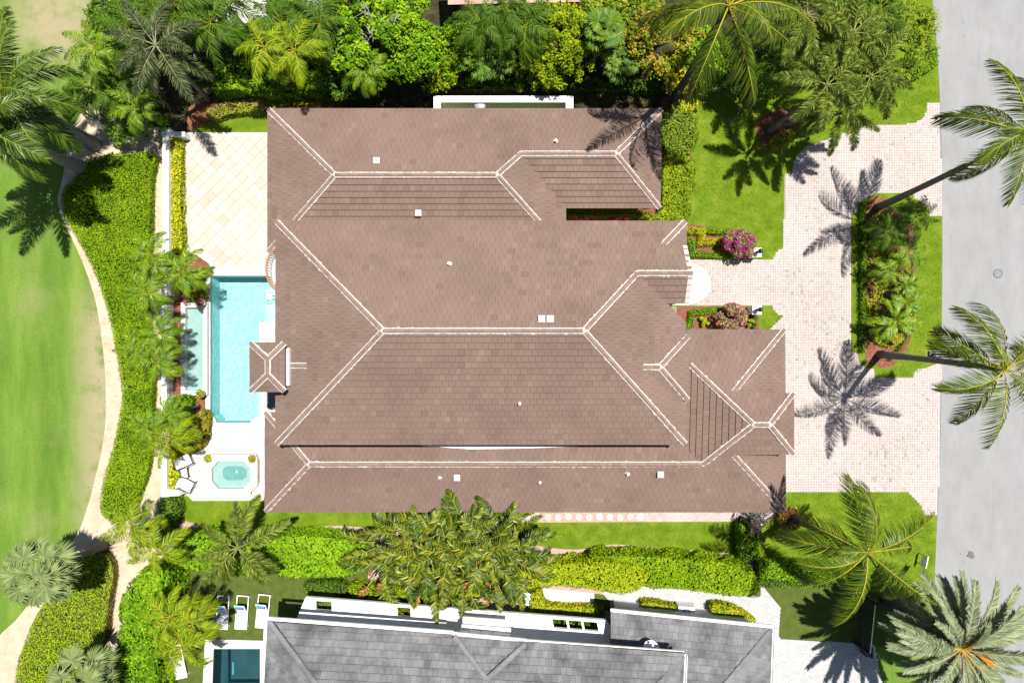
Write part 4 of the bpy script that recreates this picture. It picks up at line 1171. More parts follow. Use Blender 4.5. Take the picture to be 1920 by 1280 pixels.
def hedge(name, label, cat, px, z, mat, density=420, leaf=.11, lump=.18, seed=1, group=None, smooth_n=4, kind=None, core='core', inset=.10, bright=0.0, flower=None, fl_n=0, fl_size=.08, lumpsize=1.3, pre=None):
    """clipped or loose hedge: leaves over a top and sides, solid dark core inside"""
    rs = np.random.RandomState(seed)
    q = pre if pre is not None else [(p.x, p.y) for p in PL(smooth(px, smooth_n) if smooth_n else px, z)]
    if poly_area(q) < 0: q = q[::-1]
    A = abs(poly_area(q)); per = sum(math.hypot(q[i][0]-q[i-1][0], q[i][1]-q[i-1][1]) for i in range(len(q)))
    cx = sum(p[0] for p in q)/len(q); cy_ = sum(p[1] for p in q)/len(q)
    root = thing(name, label, cat, (cx, cy_, 0), group)
    if kind: root['kind'] = kind
    n = int(A*density); xy = sample_poly(q, n, rs)
    nz = fbm(xy[:, 0]*lumpsize, xy[:, 1]*lumpsize, seed)
    zz = z + (nz-.5)*2*lump - rs.exponential(.05, n)
    C = np.column_stack([xy, np.maximum(zz, .03)])
    Nn = np.column_stack([rs.normal(0, .34, n), rs.normal(0, .34, n), np.ones(n)])
    m2 = int(per*z*density*.8)
    if m2:
        L = []; 
        for i in range(len(q)):
            a, b = q[i-1], q[i]; L.append(math.hypot(b[0]-a[0], b[1]-a[1]))
        L = np.array(L); idx = rs.choice(len(q), m2, p=L/L.sum()); t = rs.uniform(size=m2)
        qa = np.array(q)[idx-1]; qb = np.array(q)[idx]
        pt = qa + (qb-qa)*t[:, None]; d = qb-qa; d /= np.maximum(1e-6, np.linalg.norm(d, axis=1))[:, None]
        out = np.column_stack([d[:, 1], -d[:, 0]])
        hz = rs.uniform(.02, 1, m2)*z
        wob = (fbm(pt[:, 0]*lumpsize*1.3+hz, pt[:, 1]*lumpsize*1.3, seed+7)-.5)*lump*1.6 + rs.normal(0, .04, m2)
        pt = pt + out*wob[:, None]
        C2 = np.column_stack([pt, hz]); N2 = np.column_stack([out*1.0 + rs.normal(0, .5, (m2, 2)), rs.normal(.45, .4, m2)])
        C = np.concatenate([C, C2]); Nn = np.concatenate([Nn, N2])
    k = len(C)
    r = np.clip(rs.normal(.45+bright, .26, k) + (fbm(C[:, 0]*.9, C[:, 1]*.9, seed+3)-.5)*.6, 0, 1)
    me = leaf_cloud('foliage', C, Nn, rs.uniform(.7, 1.25, k)*leaf, r, seed=seed)
    ob('foliage', me, MT[mat], root)
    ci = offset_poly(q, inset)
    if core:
        cb = MB(); cb.slab(ci, 0.0, max(.04, z-lump-.08)); cb.build('dark_core', MT[core], root)  # solid core blocks see-through; its near-black colour stands for inner shade
    if flower:
        xy = sample_poly(q, fl_n, rs); zf = z + (fbm(xy[:, 0]*lumpsize, xy[:, 1]*lumpsize, seed)-.5)*2*lump + .03
        me = leaf_cloud('flowers', np.column_stack([xy, zf]), np.column_stack([rs.normal(0, .3, fl_n), rs.normal(0, .3, fl_n), np.ones(fl_n)]), rs.uniform(.7, 1.3, fl_n)*fl_size, rs.uniform(0, 1, fl_n), aspect=.9, seed=seed+1)
        ob('flowers', me, MT[flower], root)['kind'] = 'stuff'
    return root

def path_poly(pts_px, w, z):
    """outline of a strip of width w metres along a pixel polyline"""
    q = [P(a, b, z) for a, b in pts_px]; l = []; r = []
    for i, p in enumerate(q):
        d0 = (q[i]-q[i-1]).normalized() if i else (q[1]-q[0]).normalized()
        d1 = (q[i+1]-q[i]).normalized() if i < len(q)-1 else d0
        n0 = Vector((-d0.y, d0.x, 0)); n1 = Vector((-d1.y, d1.x, 0)); m = (n0+n1); m.normalize()
        k = w/2/max(.5, m.dot(n0)); l.append(p+m*k); r.append(p-m*k)
    return [(p.x, p.y) for p in l] + [(p.x, p.y) for p in r[::-1]]

def shrub(name, label, cat, px, py, z, rad, mat, leaf=.1, n=500, seed=0, flower=None, fl_n=0, fl_size=.1, group=None, squash=.8, base='bark', jag=.25):
    """rounded bush: stems and leaf clumps; px,py is the middle of its top at height z"""
    rs = np.random.RandomState(seed)
    c = P(px, py, z*.6); root = thing(name, label, cat, (c.x, c.y, 0), group)
    K = max(5, int(rad*rad*26)); hgt = max(.15, z*.55)
    cl = []
    for k in range(K):
        t = rs.uniform(0, 2*math.pi); rr = rad*.8*math.sqrt(rs.uniform())
        zz = z - hgt*.3 - (rr/rad)**2*hgt*.75 + rs.uniform(-.1, .1)*z
        cl.append((c.x+rr*math.cos(t), c.y+rr*math.sin(t), max(.12, zz), rad*rs.uniform(.22, .36)))
    def cloud(n, size, off):
        i = rs.randint(0, K, n); d = rs.normal(size=(n, 3)); d[:, 2] = np.abs(d[:, 2])*.9 - .2; d /= np.linalg.norm(d, axis=1)[:, None]
        cc = np.array(cl)[i]; rr = cc[:, 3]*(rs.uniform(.6, 1.05, n)+off)
        C = cc[:, :3] + d*rr[:, None]; C[:, 2] = np.maximum(C[:, 2], .03)
        return C, d*.8 + rs.normal(0, .45, (n, 3)) + np.array([0, 0, .6])
    C, Nn = cloud(n, leaf, 0)
    r = np.clip(rs.normal(.45, .22, n), 0, 1)
    ob('foliage', leaf_cloud('foliage', C, Nn, rs.uniform(.7, 1.3, n)*leaf, r, seed=seed), MT[mat], root)
    if flower:
        C, Nn = cloud(fl_n, fl_size, .12)
        ob('flowers', leaf_cloud('flowers', C, Nn, rs.uniform(.7, 1.3, fl_n)*fl_size, rs.uniform(0, 1, fl_n), aspect=.85, seed=seed+5), MT[flower], root)
    st = MB()
    for k in range(min(K, 9)):
        x, y, zz, q = cl[k]; st.tube([(c.x+rs.uniform(-.05, .05), c.y+rs.uniform(-.05, .05), 0), ((c.x+x)/2, (c.y+y)/2, zz*.6), (x, y, zz)], [.03, .02, .008], 5)
    st.build('stem', MT[base], root)
    return root

def tree(label, px, py, z, rx, ry, mat, leaf=.2, clumps=26, per=170, seed=0, group='garden trees behind the house', hgt=None, base=None, bare=0, name='broadleaf_tree', cr=(.55, .95), barkm='bark'):
    rs = np.random.RandomState(seed)
    c = P(px, py, z*.85); root = thing(name, label, 'tree', (c.x, c.y, 0), group)
    h = hgt or z*.45
    cl = []
    for k in range(clumps):
        t = rs.uniform(0, 2*math.pi); q = math.sqrt(rs.uniform())
        r_ = rs.uniform(*cr)
        cl.append((c.x + rx*q*math.cos(t), c.y + ry*q*math.sin(t), z - r_*.6 - h*q**2*.75 - rs.uniform(0, h*.35), r_))
    n = clumps*per; i = np.repeat(np.arange(clumps), per); d = rs.normal(size=(n, 3)); d[:, 2] = d[:, 2]*.8 + .35; d /= np.linalg.norm(d, axis=1)[:, None]
    cc = np.array(cl)[i]
    # each clump is itself made of tufts
    sub = rs.randint(0, 9, n); key = i*9+sub; ts = np.random.RandomState(seed+9).normal(size=(clumps*9, 3)); ts[:, 2] = np.abs(ts[:, 2])*.9; ts /= np.linalg.norm(ts, axis=1)[:, None]
    C = cc[:, :3] + ts[key]*(cc[:, 3]*.85)[:, None] + d*(cc[:, 3]*rs.uniform(.08, .38, n))[:, None]
    C[:, 2] = np.maximum(C[:, 2], .3)
    Nn = d*.7 + np.array([0, 0, .7]) + rs.normal(0, .4, (n, 3))
    tone = np.random.RandomState(seed+2).normal(0, .2, clumps*9)
    r = np.clip(rs.normal(.42, .16, n) + tone[key] + (C[:, 2]-C[:, 2].mean())*.06, 0, 1)
    cro = ob('crown', leaf_cloud('crown', C, Nn, rs.uniform(.65, 1.3, n)*leaf, r, seed=seed), MT[mat], root)
    tk = MB(); b = Vector((c.x, c.y, 0)) if base is None else P(*base)
    fork = Vector((c.x, c.y, z*.42)); tk.tube([b, b*.5+fork*.5+Vector((.1, .05, 0)), fork], [.2, .16, .13], 9); tk.build('trunk', MT[barkm], root, True)
    for k in range(min(clumps, 16)):
        x, y, zz, q = cl[k]; e = Vector((x, y, zz)); l = MB()
        mid = fork.lerp(e, .5) + Vector((rs.uniform(-.3, .3), rs.uniform(-.3, .3), .25))
        l.tube([fork, mid, e], [.09, .06, .02], 6); l.build('limb', MT[barkm], root, True)
    for k in range(bare):   # bare twigs standing out of the crown
        t = rs.uniform(0, 6.28); e = Vector((c.x + rx*.5*math.cos(t) + .4, c.y + ry*.5*math.sin(t)+.5, z+.2)); l = MB()
        s0 = Vector((c.x+.3, c.y+.3, z*.7)); l.tube([s0, s0.lerp(e, .6)+Vector((.1, .1, .2)), e], [.05, .03, .008], 5)
        for w in range(5):
            s1 = s0.lerp(e, rs.uniform(.4, .9)); l.tube([s1, s1 + Vector((rs.uniform(-.7, .7), rs.uniform(-.7, .7), rs.uniform(0, .4)))], [.02, .005], 4)
        l.build('bare_branch', flat('bare_twig%d' % (seed*20+k), (.33, .30, .27), .9), root)
    return root

# ------------------------------------------------------------------ palms
def frond_mesh(name, L, e0, bend, M_, wl, width, a0, a1, droop, plum, seed, rw=.03, pet=.12, side_curve=0.0, gap=0.0, prof=None, tone=0.0, vlift=.15, rb=1.0, rt=1.0, rv=.23):
    rs = np.random.RandomState(seed); rnd = random.Random(seed)
    ns = 22; pts = []; p = Vector((0, 0, 0)); T = []
    for i in range(ns+1):
        t = i/ns
        el = e0 - bend*t**1.25; az = side_curve*t*t
        d = Vector((math.cos(el)*math.cos(az), math.cos(el)*math.sin(az), math.sin(el)))
        T.append(d); pts.append(p.copy()); p = p + d*(L/ns)
    V = []; Fc = []; Rr = []
    def at(t):
        f = min(ns-1e-4, t*ns); i = int(f); w = f-i
        return pts[i].lerp(pts[i+1], w), T[i].lerp(T[i+1], w).normalized()
    # rachis: three-sided tapering rib
    for i in range(ns+1):
        S_ = T[i].cross(Vector((0, 0, 1))); S_.normalize(); U = S_.cross(T[i]); w = rw*(1-.85*i/ns)
        V += [pts[i]+S_*w, pts[i]+U*w*.8, pts[i]-S_*w, pts[i]-U*w*.5]
    for i in range(ns):
        for k in range(4):
            k2 = (k+1) % 4; Fc.append([i*4+k, i*4+k2, i*4+4+k2, i*4+4+k]); Rr.append(rb if i < ns*.28 else rt)
    for j in range(M_):
        t = pet + (1-pet)*(j+.5)/M_
        for s in (-1, 1):
            tt = min(.999, t + rs.uniform(-.5, .5)*(1-pet)/M_)
            if gap and rs.uniform() < gap: continue
            c, d = at(tt); S_ = d.cross(Vector((0, 0, 1))); S_.normalize(); U = S_.cross(d)
            x = (t-pet)/(1-pet)
            l = wl*(prof(x) if prof else (min(1, .35+x*4.2))*(1-.72*x**2.6))*rs.uniform(.88, 1.08)
            an = a0 + (a1-a0)*x + rs.normal(0, .06)
            ph = rs.uniform(-plum, plum) if plum else vlift + rs.normal(0, .12)
            D = d*math.cos(an) + (S_*(s*math.cos(ph)) + U*math.sin(ph))*math.sin(an)
            W = d - D*d.dot(D)
            if plum: W = (W + U*rs.uniform(-.6, .6))
            W.normalize(); w = width*rs.uniform(.8, 1.15)
            g = Vector((0, 0, -1))
            m = c + D*l*.5 + g*(droop*l*.16); e = c + D*l*.93 + g*(droop*l*.55)
            b = len(V); V += [c-W*w*.35, c+W*w*.35, m+W*w*.5, m-W*w*.5, e+W*w*.06, e-W*w*.06]
            r = float(np.clip(rs.normal(.42+tone, rv) - .08*abs(ph), 0, .86))
            Fc += [[b, b+1, b+2, b+3], [b+3, b+2, b+4, b+5]]; Rr += [r, min(.86, r+rs.uniform(-.05, .12))]
    return np_mesh(name, np.array([tuple(v) for v in V]), np.array(Fc), np.array(Rr))

def fan_mesh(name, petl, rad, e0, seed, segs=34, spread=R(300), droop=.35, width=.07):
    """costapalmate fan leaf on a long stalk"""
    rs = np.random.RandomState(seed); V = []; Fc = []; Rr = []
    d = Vector((math.cos(e0), 0, math.sin(e0))); tip = d*petl - Vector((0, 0, petl*.12))
    S_ = Vector((0, 1, 0)); U = S_.cross(d)*-1
    for i in range(2):
        pass
    mid = d*petl*.5
    for c, w in ((Vector((0, 0, 0)), .035), (mid, .025), (tip, .02)):
        V += [c+S_*w, c+Vector((0, 0, w)), c-S_*w, c-Vector((0, 0, w*.5))]
    for i in range(2):
        for k in range(4):
            k2 = (k+1) % 4; Fc.append([i*4+k, i*4+k2, i*4+4+k2, i*4+4+k]); Rr.append(1.0)
    d2 = Vector((math.cos(e0-.5), 0, math.sin(e0-.5))); U2 = Vector((-d2.z, 0, d2.x))
    for j in range(segs):
        a = -spread/2 + spread*(j+.5)/segs + rs.normal(0, .03)
        D = d2*math.cos(a) + S_*math.sin(a) + U2*.25
        D.normalize(); l = rad*(1-.22*(abs(a)/(spread/2))**2)*rs.uniform(.85, 1.08)
        W = Vector((0, 0, 1)).cross(D); W.normalize(); w = width*rs.uniform(.8, 1.2)
        m = tip + D*l*.55; e = tip + D*l*.95 - Vector((0, 0, droop*l*rs.uniform(.5, 1.4)))
        b = len(V); V += [tip-W*w*.3, tip+W*w*.3, m+W*w*.75, m-W*w*.75, e+W*w*.08, e-W*w*.08]
        r = float(np.clip(rs.normal(.45, .2), 0, .86)); Fc += [[b, b+1, b+2, b+3], [b+3, b+2, b+4, b+5]]; Rr += [r, min(.86, r+.1)]
    return np_mesh(name, np.array([tuple(v) for v in V]), np.array(Fc), np.array(Rr))

KIND = {}
def kind(key, n, mk_, mats, levels=6):
    """levels frond shapes from upright spear to hanging old frond"""
    KIND[key] = dict(n=n, mats=mats, me=[[mk_(i/(levels-1), i*10+v) for v in range(2)] for i in range(levels)])
    for row in KIND[key]['me']:
        for j, me in enumerate(row):
            me.materials.append(MT[mats])
kind('coco', 14, lambda x, s: frond_mesh('frond', 4.3, R(72-80*x), R(72+20*x), 62, .95, .048, R(58), R(26), 1.5+.6*x, 0, 100+s, rw=.045, pet=.16, side_curve=(-.35 if s % 2 else .3), gap=.08, vlift=.0), 'f_coco')
kind('royal', 15, lambda x, s: frond_mesh('frond', 3.7, R(68-70*x), R(60+25*x), 110, .85, .042, R(66), R(30), .7, .55, 200+s, rw=.045, pet=.12, side_curve=(-.15 if s % 2 else .2)), 'f_royal')
kind('fox', 13, lambda x, s: frond_mesh('frond', 3.0, R(45-45*x), R(50+40*x), 230, .62, .03, R(62), R(40), .35, 1.6, 300+s, rw=.04, pet=.16, side_curve=(.25 if s % 2 else -.15), rt=.95), 'f_fox')
kind('foxg', 13, lambda x, s: frond_mesh('frond', 2.8, R(48-48*x), R(52+45*x), 230, .58, .03, R(62), R(40), .4, 1.6, 340+s, rw=.03, pet=.16, side_curve=(.3 if s % 2 else -.2), rt=.7), 'f_foxg')
kind('adon', 16, lambda x, s: frond_mesh('frond', 1.75, R(66-58*x), R(72+34*x), 54, .52, .03, R(55), R(26), .8, .5, 400+s, rw=.022, pet=.14, side_curve=(.3 if s % 2 else -.25), vlift=.35, gap=.05, rt=.8, tone=.05), 'f_adon')
kind('adony', 13, lambda x, s: frond_mesh('frond', 1.95, R(66-60*x), R(68+40*x), 46, .60, .036, R(55), R(26), .9, .3, 430+s, rw=.026, pet=.14, vlift=.25, gap=.05, side_curve=(.25 if s % 2 else -.3), rt=.9), 'f_adony')
kind('adond', 14, lambda x, s: frond_mesh('frond', 2.1, R(64-60*x), R(70+36*x), 50, .62, .034, R(56), R(28), .9, .4, 460+s, rw=.024, pet=.14, vlift=.3, gap=.05, side_curve=(.25 if s % 2 else -.2), rt=.8), 'f_adond')
kind('sabal', 24, lambda x, s: fan_mesh('frond', 1.0+.25*x, .85, R(65-85*x), 500+s), 'f_sabal')
kind('fan', 14, lambda x, s: fan_mesh('frond', .85, .8, R(62-55*x), 540+s, width=.075, droop=.2), 'f_adond')
kind('phoenix', 64, lambda x, s: frond_mesh('frond', 3.9, R(60-70*x), R(28+24*x), 95, .62, .058, R(48), R(30), .12, .0, 600+s, rw=.06, pet=.12, vlift=.45, rt=.8, side_curve=(.12 if s % 2 else -.1), prof=lambda q: min(1, .25+q*3)*(1-.6*q**3)), 'f_phoenix')
kind('roeb', 18, lambda x, s: frond_mesh('frond', 1.45, R(65-55*x), R(75+30*x), 40, .34, .034, R(55), R(35), .4, 0, 640+s, rw=.022, pet=.12, vlift=.3), 'f_adon')
kind('bop', 9, lambda x, s: frond_mesh('leaf', 2.6, R(70-48*x), R(55+45*x), 40, .62, .06, R(58), R(24), .6, .35, 700+s, rw=.032, pet=.28, rv=.27, vlift=.25, rt=.9, gap=.04, side_curve=(.25 if s % 2 else -.25), prof=lambda q: min(1, .6+q*2)*(1-.7*q**2.5)), 'f_bop')
KIND['bop']['old'] = [frond_mesh('leaf', 2.3, R(30), R(90), 18, .5, .11, R(60), R(30), .8, .4, 760+v, rw=.045, pet=.4, prof=lambda q: min(1, .6+q*2)*(1-.7*q**2.5)) for v in range(2)]
for me in KIND['bop']['old']: me.materials.append(MT['f_bopo'])

PALMS = 0
def palm(kd, label, crown, z, base=None, scale=1.0, trunk=.13, n=None, seed=None, group=None, bark='bark', name='palm_tree', az=None, fname='frond', shaft=False, bow=.0, lo=0.0, hi=1.0):
    """crown = pixel of the crown's heart, z its height; base = pixel where the trunk stands"""
    global PALMS
    PALMS += 1; seed = PALMS*17 if seed is None else seed
    rs = random.Random(seed); K = KIND[kd]
    C = P(crown[0], crown[1], z); B = P(base[0], base[1], 0) if base else Vector((C.x+rs.uniform(-.15, .15), C.y+rs.uniform(-.15, .15), 0))
    root = thing(name, label, 'palm tree' if name == 'palm_tree' else 'plant', B, group)
    top = C - B
    tb = MB(); k = 12; pts = []; rad = []
    for i in range(k+1):
        t = i/k; w = t**(1+bow)                      # trunks sweep out and then rise
        pts.append(Vector((top.x*(t+(w-t)), top.y*(t+(w-t)), top.z*t)))
        rad.append(trunk*((1.45-1.1*min(1, t*3.5)*.41) if t < .3 else 1-.18*t) * (1+.035*(i % 2)))
    tb.tube(pts, rad, 10); ob('trunk', tb.mesh('trunk', True), MT[bark], root, False)
    if shaft:
        sb = MB(); d = (pts[-1]-pts[-2]).normalized(); sb.tube([pts[-1]-d*.1, pts[-1]+d*.25, pts[-1]+d*.75], [trunk*.95, trunk*1.1, trunk*.45], 9)
        ob('crownshaft', sb.mesh('crownshaft', True), MT['shaft'], root, False); heart = pts[-1] + d*.55
    else: heart = pts[-1]
    nn = n or K['n']; a = rs.uniform(0, 6.28) if az is None else az; lv = len(K['me'])
    for i in range(nn):
        x = lo + (hi-lo)*(i/(nn-1))**.8; q = min(lv-1, max(0, int(x*(lv-1)+rs.uniform(-.4, .4)+.5)))
        me = K['me'][q][rs.randint(0, 1)]
        a += R(137.5) + rs.uniform(-.25, .25); sc = scale*rs.uniform(.86, 1.1)*(.82 if x < .15 else 1)
        M_ = Matrix.Translation(heart) @ Matrix.Rotation(a, 4, 'Z') @ Matrix.Rotation(rs.uniform(-.25, .25), 4, 'X') @ Matrix.Scale(sc, 4)
        ob(fname, me, None, root, False, M_)
    if kd == 'coco':
        for j in range(6):
            t = rs.uniform(0, 6.28); m = MB(); m.lathe((0, 0, 0), [(.03, -.14), (.10, -.08), (.12, .02), (.08, .11), (.01, .14)], 9)
            ob('coconut', m.mesh('coconut', True), MT['l_coconut'], root, False, Matrix.Translation(heart+Vector((.26*math.cos(t), .26*math.sin(t), -.28+rs.uniform(-.1, .1)))))
    return root

def clump(label, px, py, z, kd='bop', n=11, seed=0, scale=1.0, old=2, name='bird_of_paradise', group='bird of paradise plants between the houses', spread=.3):
    rs = random.Random(seed); C = P(px, py, z); root = thing(name, label, 'plant', (C.x, C.y, 0), group); K = KIND[kd]
    st = MB()
    for i in range(n):
        a = i*R(137.5)+rs.uniform(-.3, .3); q = min(len(K['me'])-1, int(i/n*len(K['me']))); b = Vector((spread*math.cos(a)*rs.random(), spread*math.sin(a)*rs.random(), 0))
        top = b + Vector((.25*math.cos(a), .25*math.sin(a), max(.2, z - rs.uniform(.3, 1.2)))); st.tube([b, top], [.07, .05], 6)
        me = K['me'][q][rs.randint(0, 1)] if not (old and i == 7) else K['old'][i % 2]
        ob('leaf', me, None, root, False, Matrix.Translation(top) @ Matrix.Rotation(a, 4, 'Z') @ Matrix.Rotation(rs.uniform(-.5, .5), 4, 'X') @ Matrix.Scale(scale*rs.uniform(.8, 1.15), 4))
    ob('stems', st.mesh('stems'), MT['darkbark'], root, False)
    return root

def rosette(label, px, py, z, mat, seed, n=26, L=.55, name='spiky_plant', cat='plant', group=None):
    """bromeliad or ti plant: arching strap leaves"""
    rs = np.random.RandomState(seed); c = P(px, py, z); root = thing(name, label, cat, (c.x, c.y, 0), group)
    b = MB()
    for i in range(n):
        a = i*2.4+rs.uniform(-.2, .2); e = rs.uniform(.2, 1.2); d = Vector((math.cos(a)*math.cos(e), math.sin(a)*math.cos(e), math.sin(e))); s_ = Vector((-math.sin(a), math.cos(a), 0)); l = L*rs.uniform(.7, 1.1)
        p0 = Vector((0, 0, z*.6)); p1 = p0+d*l*.55; p2 = p1+(d+Vector((0, 0, -.7)))*l*.5; r = rs.uniform(0, 1)
        b.face([p0-s_*.02, p0+s_*.02, p1+s_*.05, p1-s_*.05], r); b.face([p1-s_*.05, p1+s_*.05, p2+s_*.006, p2-s_*.006], r)
    ob('leaves', b.mesh('leaves'), MT[mat], root, False)
    st = MB(); st.tube([(0, 0, 0), (0, 0, z*.62)], [.04, .03], 6); ob('stem', st.mesh('stem'), MT['darkbark'], root, False)
    return root

# ------------------------------------------------------------------ garden
# ground cover mounds beside the sand path
mound1 = [(160,302),(205,290),(285,288),(283,330),(280,400),(278,480),(272,540),(275,600),(284,700),(284,760),(281,820),(276,880),(262,920),(247,955),(228,977),(205,975),(190,962),(188,940),(196,890),(212,840),(224,780),(229,740),(222,690),(212,630),(198,570),(172,500),(140,440),(117,395),(118,355),(138,335)]
hedge('ground_cover', 'long curving low green hedge between the sand path and the white wall', 'hedge', mound1, .55, 'l_ground', density=650, leaf=.09, lump=.05, seed=11, smooth_n=3)
mound2 = [(190,1036),(206,1050),(212,1080),(205,1120),(200,1160),(195,1200),(182,1225),(176,1255),(190,1300),(180,1340),(40,1340),(32,1250),(45,1210),(70,1150),(110,1105),(125,1065),(150,1042)]
hedge('ground_cover', 'rounded low mauve tinged bed between the forks of the sand path', 'hedge', mound2, .6, 'l_mauve', density=650, leaf=.085, lump=.06, seed=12, smooth_n=3, flower='l_ground', fl_n=9000, fl_size=.085)
# hedges along the lower boundary
hedge('hedge', 'tall dense dark green hedge along the sand path above the dark pool', 'hedge', [(268,1068),(312,1062),(314,1100),(310,1150),(296,1190),(290,1240),(288,1340),(212,1340),(218,1240),(226,1180),(222,1140),(245,1100)], 2.4, 'l_bright', density=260, leaf=.19, lump=.35, seed=21, bright=-.05)
hedge('hedge', 'bright green hedge below the side lawn beside the bird of paradise mass', 'hedge', [(500,1014),(560,1004),(640,1012),(680,1020),(685,1060),(650,1078),(570,1082),(520,1075),(506,1040)], 2.0, 'l_bright', density=330, leaf=.15, lump=.2, seed=22, bright=.1)
hedge('hedge', 'green hedge behind the foxtail palm left of the bright green hedge', 'hedge', [(330,1012),(400,1000),(495,1005),(505,1065),(450,1080),(400,1070),(335,1062)], 1.8, 'l_bright', density=280, leaf=.17, lump=.25, seed=23, bright=-.1)
hedge('hedge', 'small green hedge below the white wall end beside the side lawn', 'hedge', [(295,945),(322,938),(330,960),(312,1000),(290,1005)], 1.3, 'l_dark', density=280, leaf=.13, lump=.2, seed=24)
hedge('hedge', 'yellow green hedge right of the bird of paradise mass', 'hedge', [(985,1052),(1050,1058),(1130,1054),(1195,1060),(1212,1075),(1205,1100),(1160,1112),(1100,1102),(1020,1098),(960,1112),(880,1118),(830,1112),(830,1090),(940,1075)], 2.0, 'l_lime', density=340, leaf=.14, lump=.18, seed=25, bright=.15)
hedge('hedge', 'long mid green hedge right of the yellow green hedge', 'hedge', [(1110,1048),(1160,1042),(1250,1046),(1390,1060),(1412,1074),(1422,1100),(1420,1118),(1340,1112),(1260,1102),(1210,1098),(1205,1060)], 2.0, 'l_ground', density=360, leaf=.13, lump=.18, seed=26, bright=.05)
hedge('hedge', 'clipped dark green hedge running up to the wooden side gate', 'hedge', [(1390,984),(1424,984),(1424,1050),(1390,1050)], 1.3, 'l_bright', density=380, leaf=.10, lump=.08, seed=27, smooth_n=0, bright=-.1)
hedge('hedge', 'low green hedge between the drive lawn and the artificial turf', 'hedge', [(1424,1052),(1560,1060),(1600,1068),(1600,1092),(1500,1090),(1424,1084)], 1.0, 'l_bright', density=420, leaf=.10, lump=.08, seed=28, smooth_n=0)
hedge('hedge', 'dark shaded hedge beneath the coconut palm by the black gate', 'hedge', [(1424,1086),(1500,1092),(1560,1096),(1560,1104),(1424,1100)], .7, 'l_dark', density=380, leaf=.09, lump=.06, seed=29, smooth_n=0)
hedge('hedge', 'dark green low hedge beside the black railing above the white canopy', 'hedge', [(572,1096),(600,1092),(642,1094),(645,1114),(600,1116),(573,1112)], .9, 'l_dark', density=420, leaf=.09, lump=.1, seed=30)
hedge('hedge', 'yellow green low hedge under the bird of paradise mass along the canopy', 'hedge', [(664,1095),(760,1105),(850,1114),(850,1128),(740,1124),(664,1120)], .9, 'l_lime', density=380, leaf=.10, lump=.12, seed=31)
hedge('hedge', 'L shaped green hedge wrapping the white stone pad', 'hedge', [(997,1110),(1014,1108),(1024,1132),(1060,1140),(1118,1140),(1118,1158),(1070,1158),(1012,1156),(996,1146)], 1.0, 'l_yellow', density=460, leaf=.11, lump=.1, seed=32, smooth_n=2)
hedge('hedge', 'shaded end of hedge against the neighbouring house wall', 'hedge', [(1119,1141),(1134,1143),(1132,1162),(1119,1158)], 1.0, 'l_dark', density=420, leaf=.10, lump=.08, seed=33, smooth_n=0)  # darker leaf colour paints the shade on this end
hedge('hedge', 'yellow flecked hedge left of the air conditioner by the grey roof', 'hedge', [(1204,1132),(1225,1130),(1266,1138),(1266,1150),(1220,1150),(1204,1144)], .9, 'l_yellow', density=480, leaf=.11, lump=.1, seed=34, smooth_n=2)
hedge('hedge', 'yellow flecked hedge right of the pool equipment by the grey roof', 'hedge', [(1336,1134),(1370,1138),(1400,1150),(1416,1165),(1416,1178),(1360,1166),(1338,1154)], .9, 'l_yellow', density=480, leaf=.11, lump=.1, seed=35, smooth_n=2)
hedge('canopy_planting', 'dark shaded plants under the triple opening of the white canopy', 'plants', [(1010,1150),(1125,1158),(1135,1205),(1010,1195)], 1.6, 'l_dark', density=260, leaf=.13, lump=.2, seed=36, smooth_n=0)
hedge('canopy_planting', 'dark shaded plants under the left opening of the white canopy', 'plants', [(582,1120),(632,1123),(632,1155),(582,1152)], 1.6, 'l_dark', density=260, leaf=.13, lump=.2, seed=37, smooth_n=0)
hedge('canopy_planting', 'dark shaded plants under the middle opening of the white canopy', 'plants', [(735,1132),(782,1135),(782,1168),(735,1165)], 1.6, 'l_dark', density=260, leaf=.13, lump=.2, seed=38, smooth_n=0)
# planting strips by the pool wall
hedge('flower_strip', 'strip of yellow flowers between the white wall and upper pool terrace', 'plants', [(318,258),(338,262),(340,300),(338,360),(341,420),(340,468),(318,466),(317,400),(321,330)], .55, 'l_yellow', density=420, leaf=.11, lump=.15, seed=41, flower='l_yellow', fl_n=700, fl_size=.1)
hedge('flower_strip', 'strip of yellow flowers beside the white garden chairs', 'plants', [(310,846),(332,848),(336,880),(333,915),(309,916)], .55, 'l_yellow', density=520, leaf=.12, lump=.15, seed=42, flower='l_yellow', fl_n=350, fl_size=.12)
hedge('flower_strip', 'bed of white flecked flowers along the small terrace lawn', 'plants', [(386,206),(420,192),(470,186),(505,184),(505,206),(440,212),(395,222)], .6, 'l_lime', density=520, leaf=.09, lump=.16, seed=43, flower='l_pink', fl_n=250, fl_size=.06)
hedge('flower_strip', 'row of mixed croton bushes at the corner of the upper roof', 'plants', [(505,182),(560,176),(612,182),(612,204),(508,206)], .6, 'l_orange', density=420, leaf=.12, lump=.2, seed=44)
hedge('shrub_bed', 'bright clusia shrubs below the two yellow areca palms', 'hedge', [(405,120),(450,112),(500,122),(560,128),(600,140),(600,165),(540,172),(460,168),(400,164)], 1.8, 'l_bright', density=260, leaf=.17, lump=.4, seed=45)
hedge('shrub_bed', 'yellow green feathery shrubs along the right side of the upper roof', 'plants', [(1246,300),(1270,292),(1300,300),(1297,350),(1290,408),(1262,414),(1222,412),(1212,400),(1240,392)], .9, 'l_lime', density=420, leaf=.12, lump=.25, seed=46, lumpsize=2)
hedge('shrub_bed', 'greyish loose shrubs beside the upper right roof corner', 'plants', [(1244,218),(1275,205),(1304,215),(1306,250),(1298,285),(1262,290),(1246,270)], .9, 'l_olive', density=420, leaf=.10, lump=.25, seed=47, lumpsize=2)
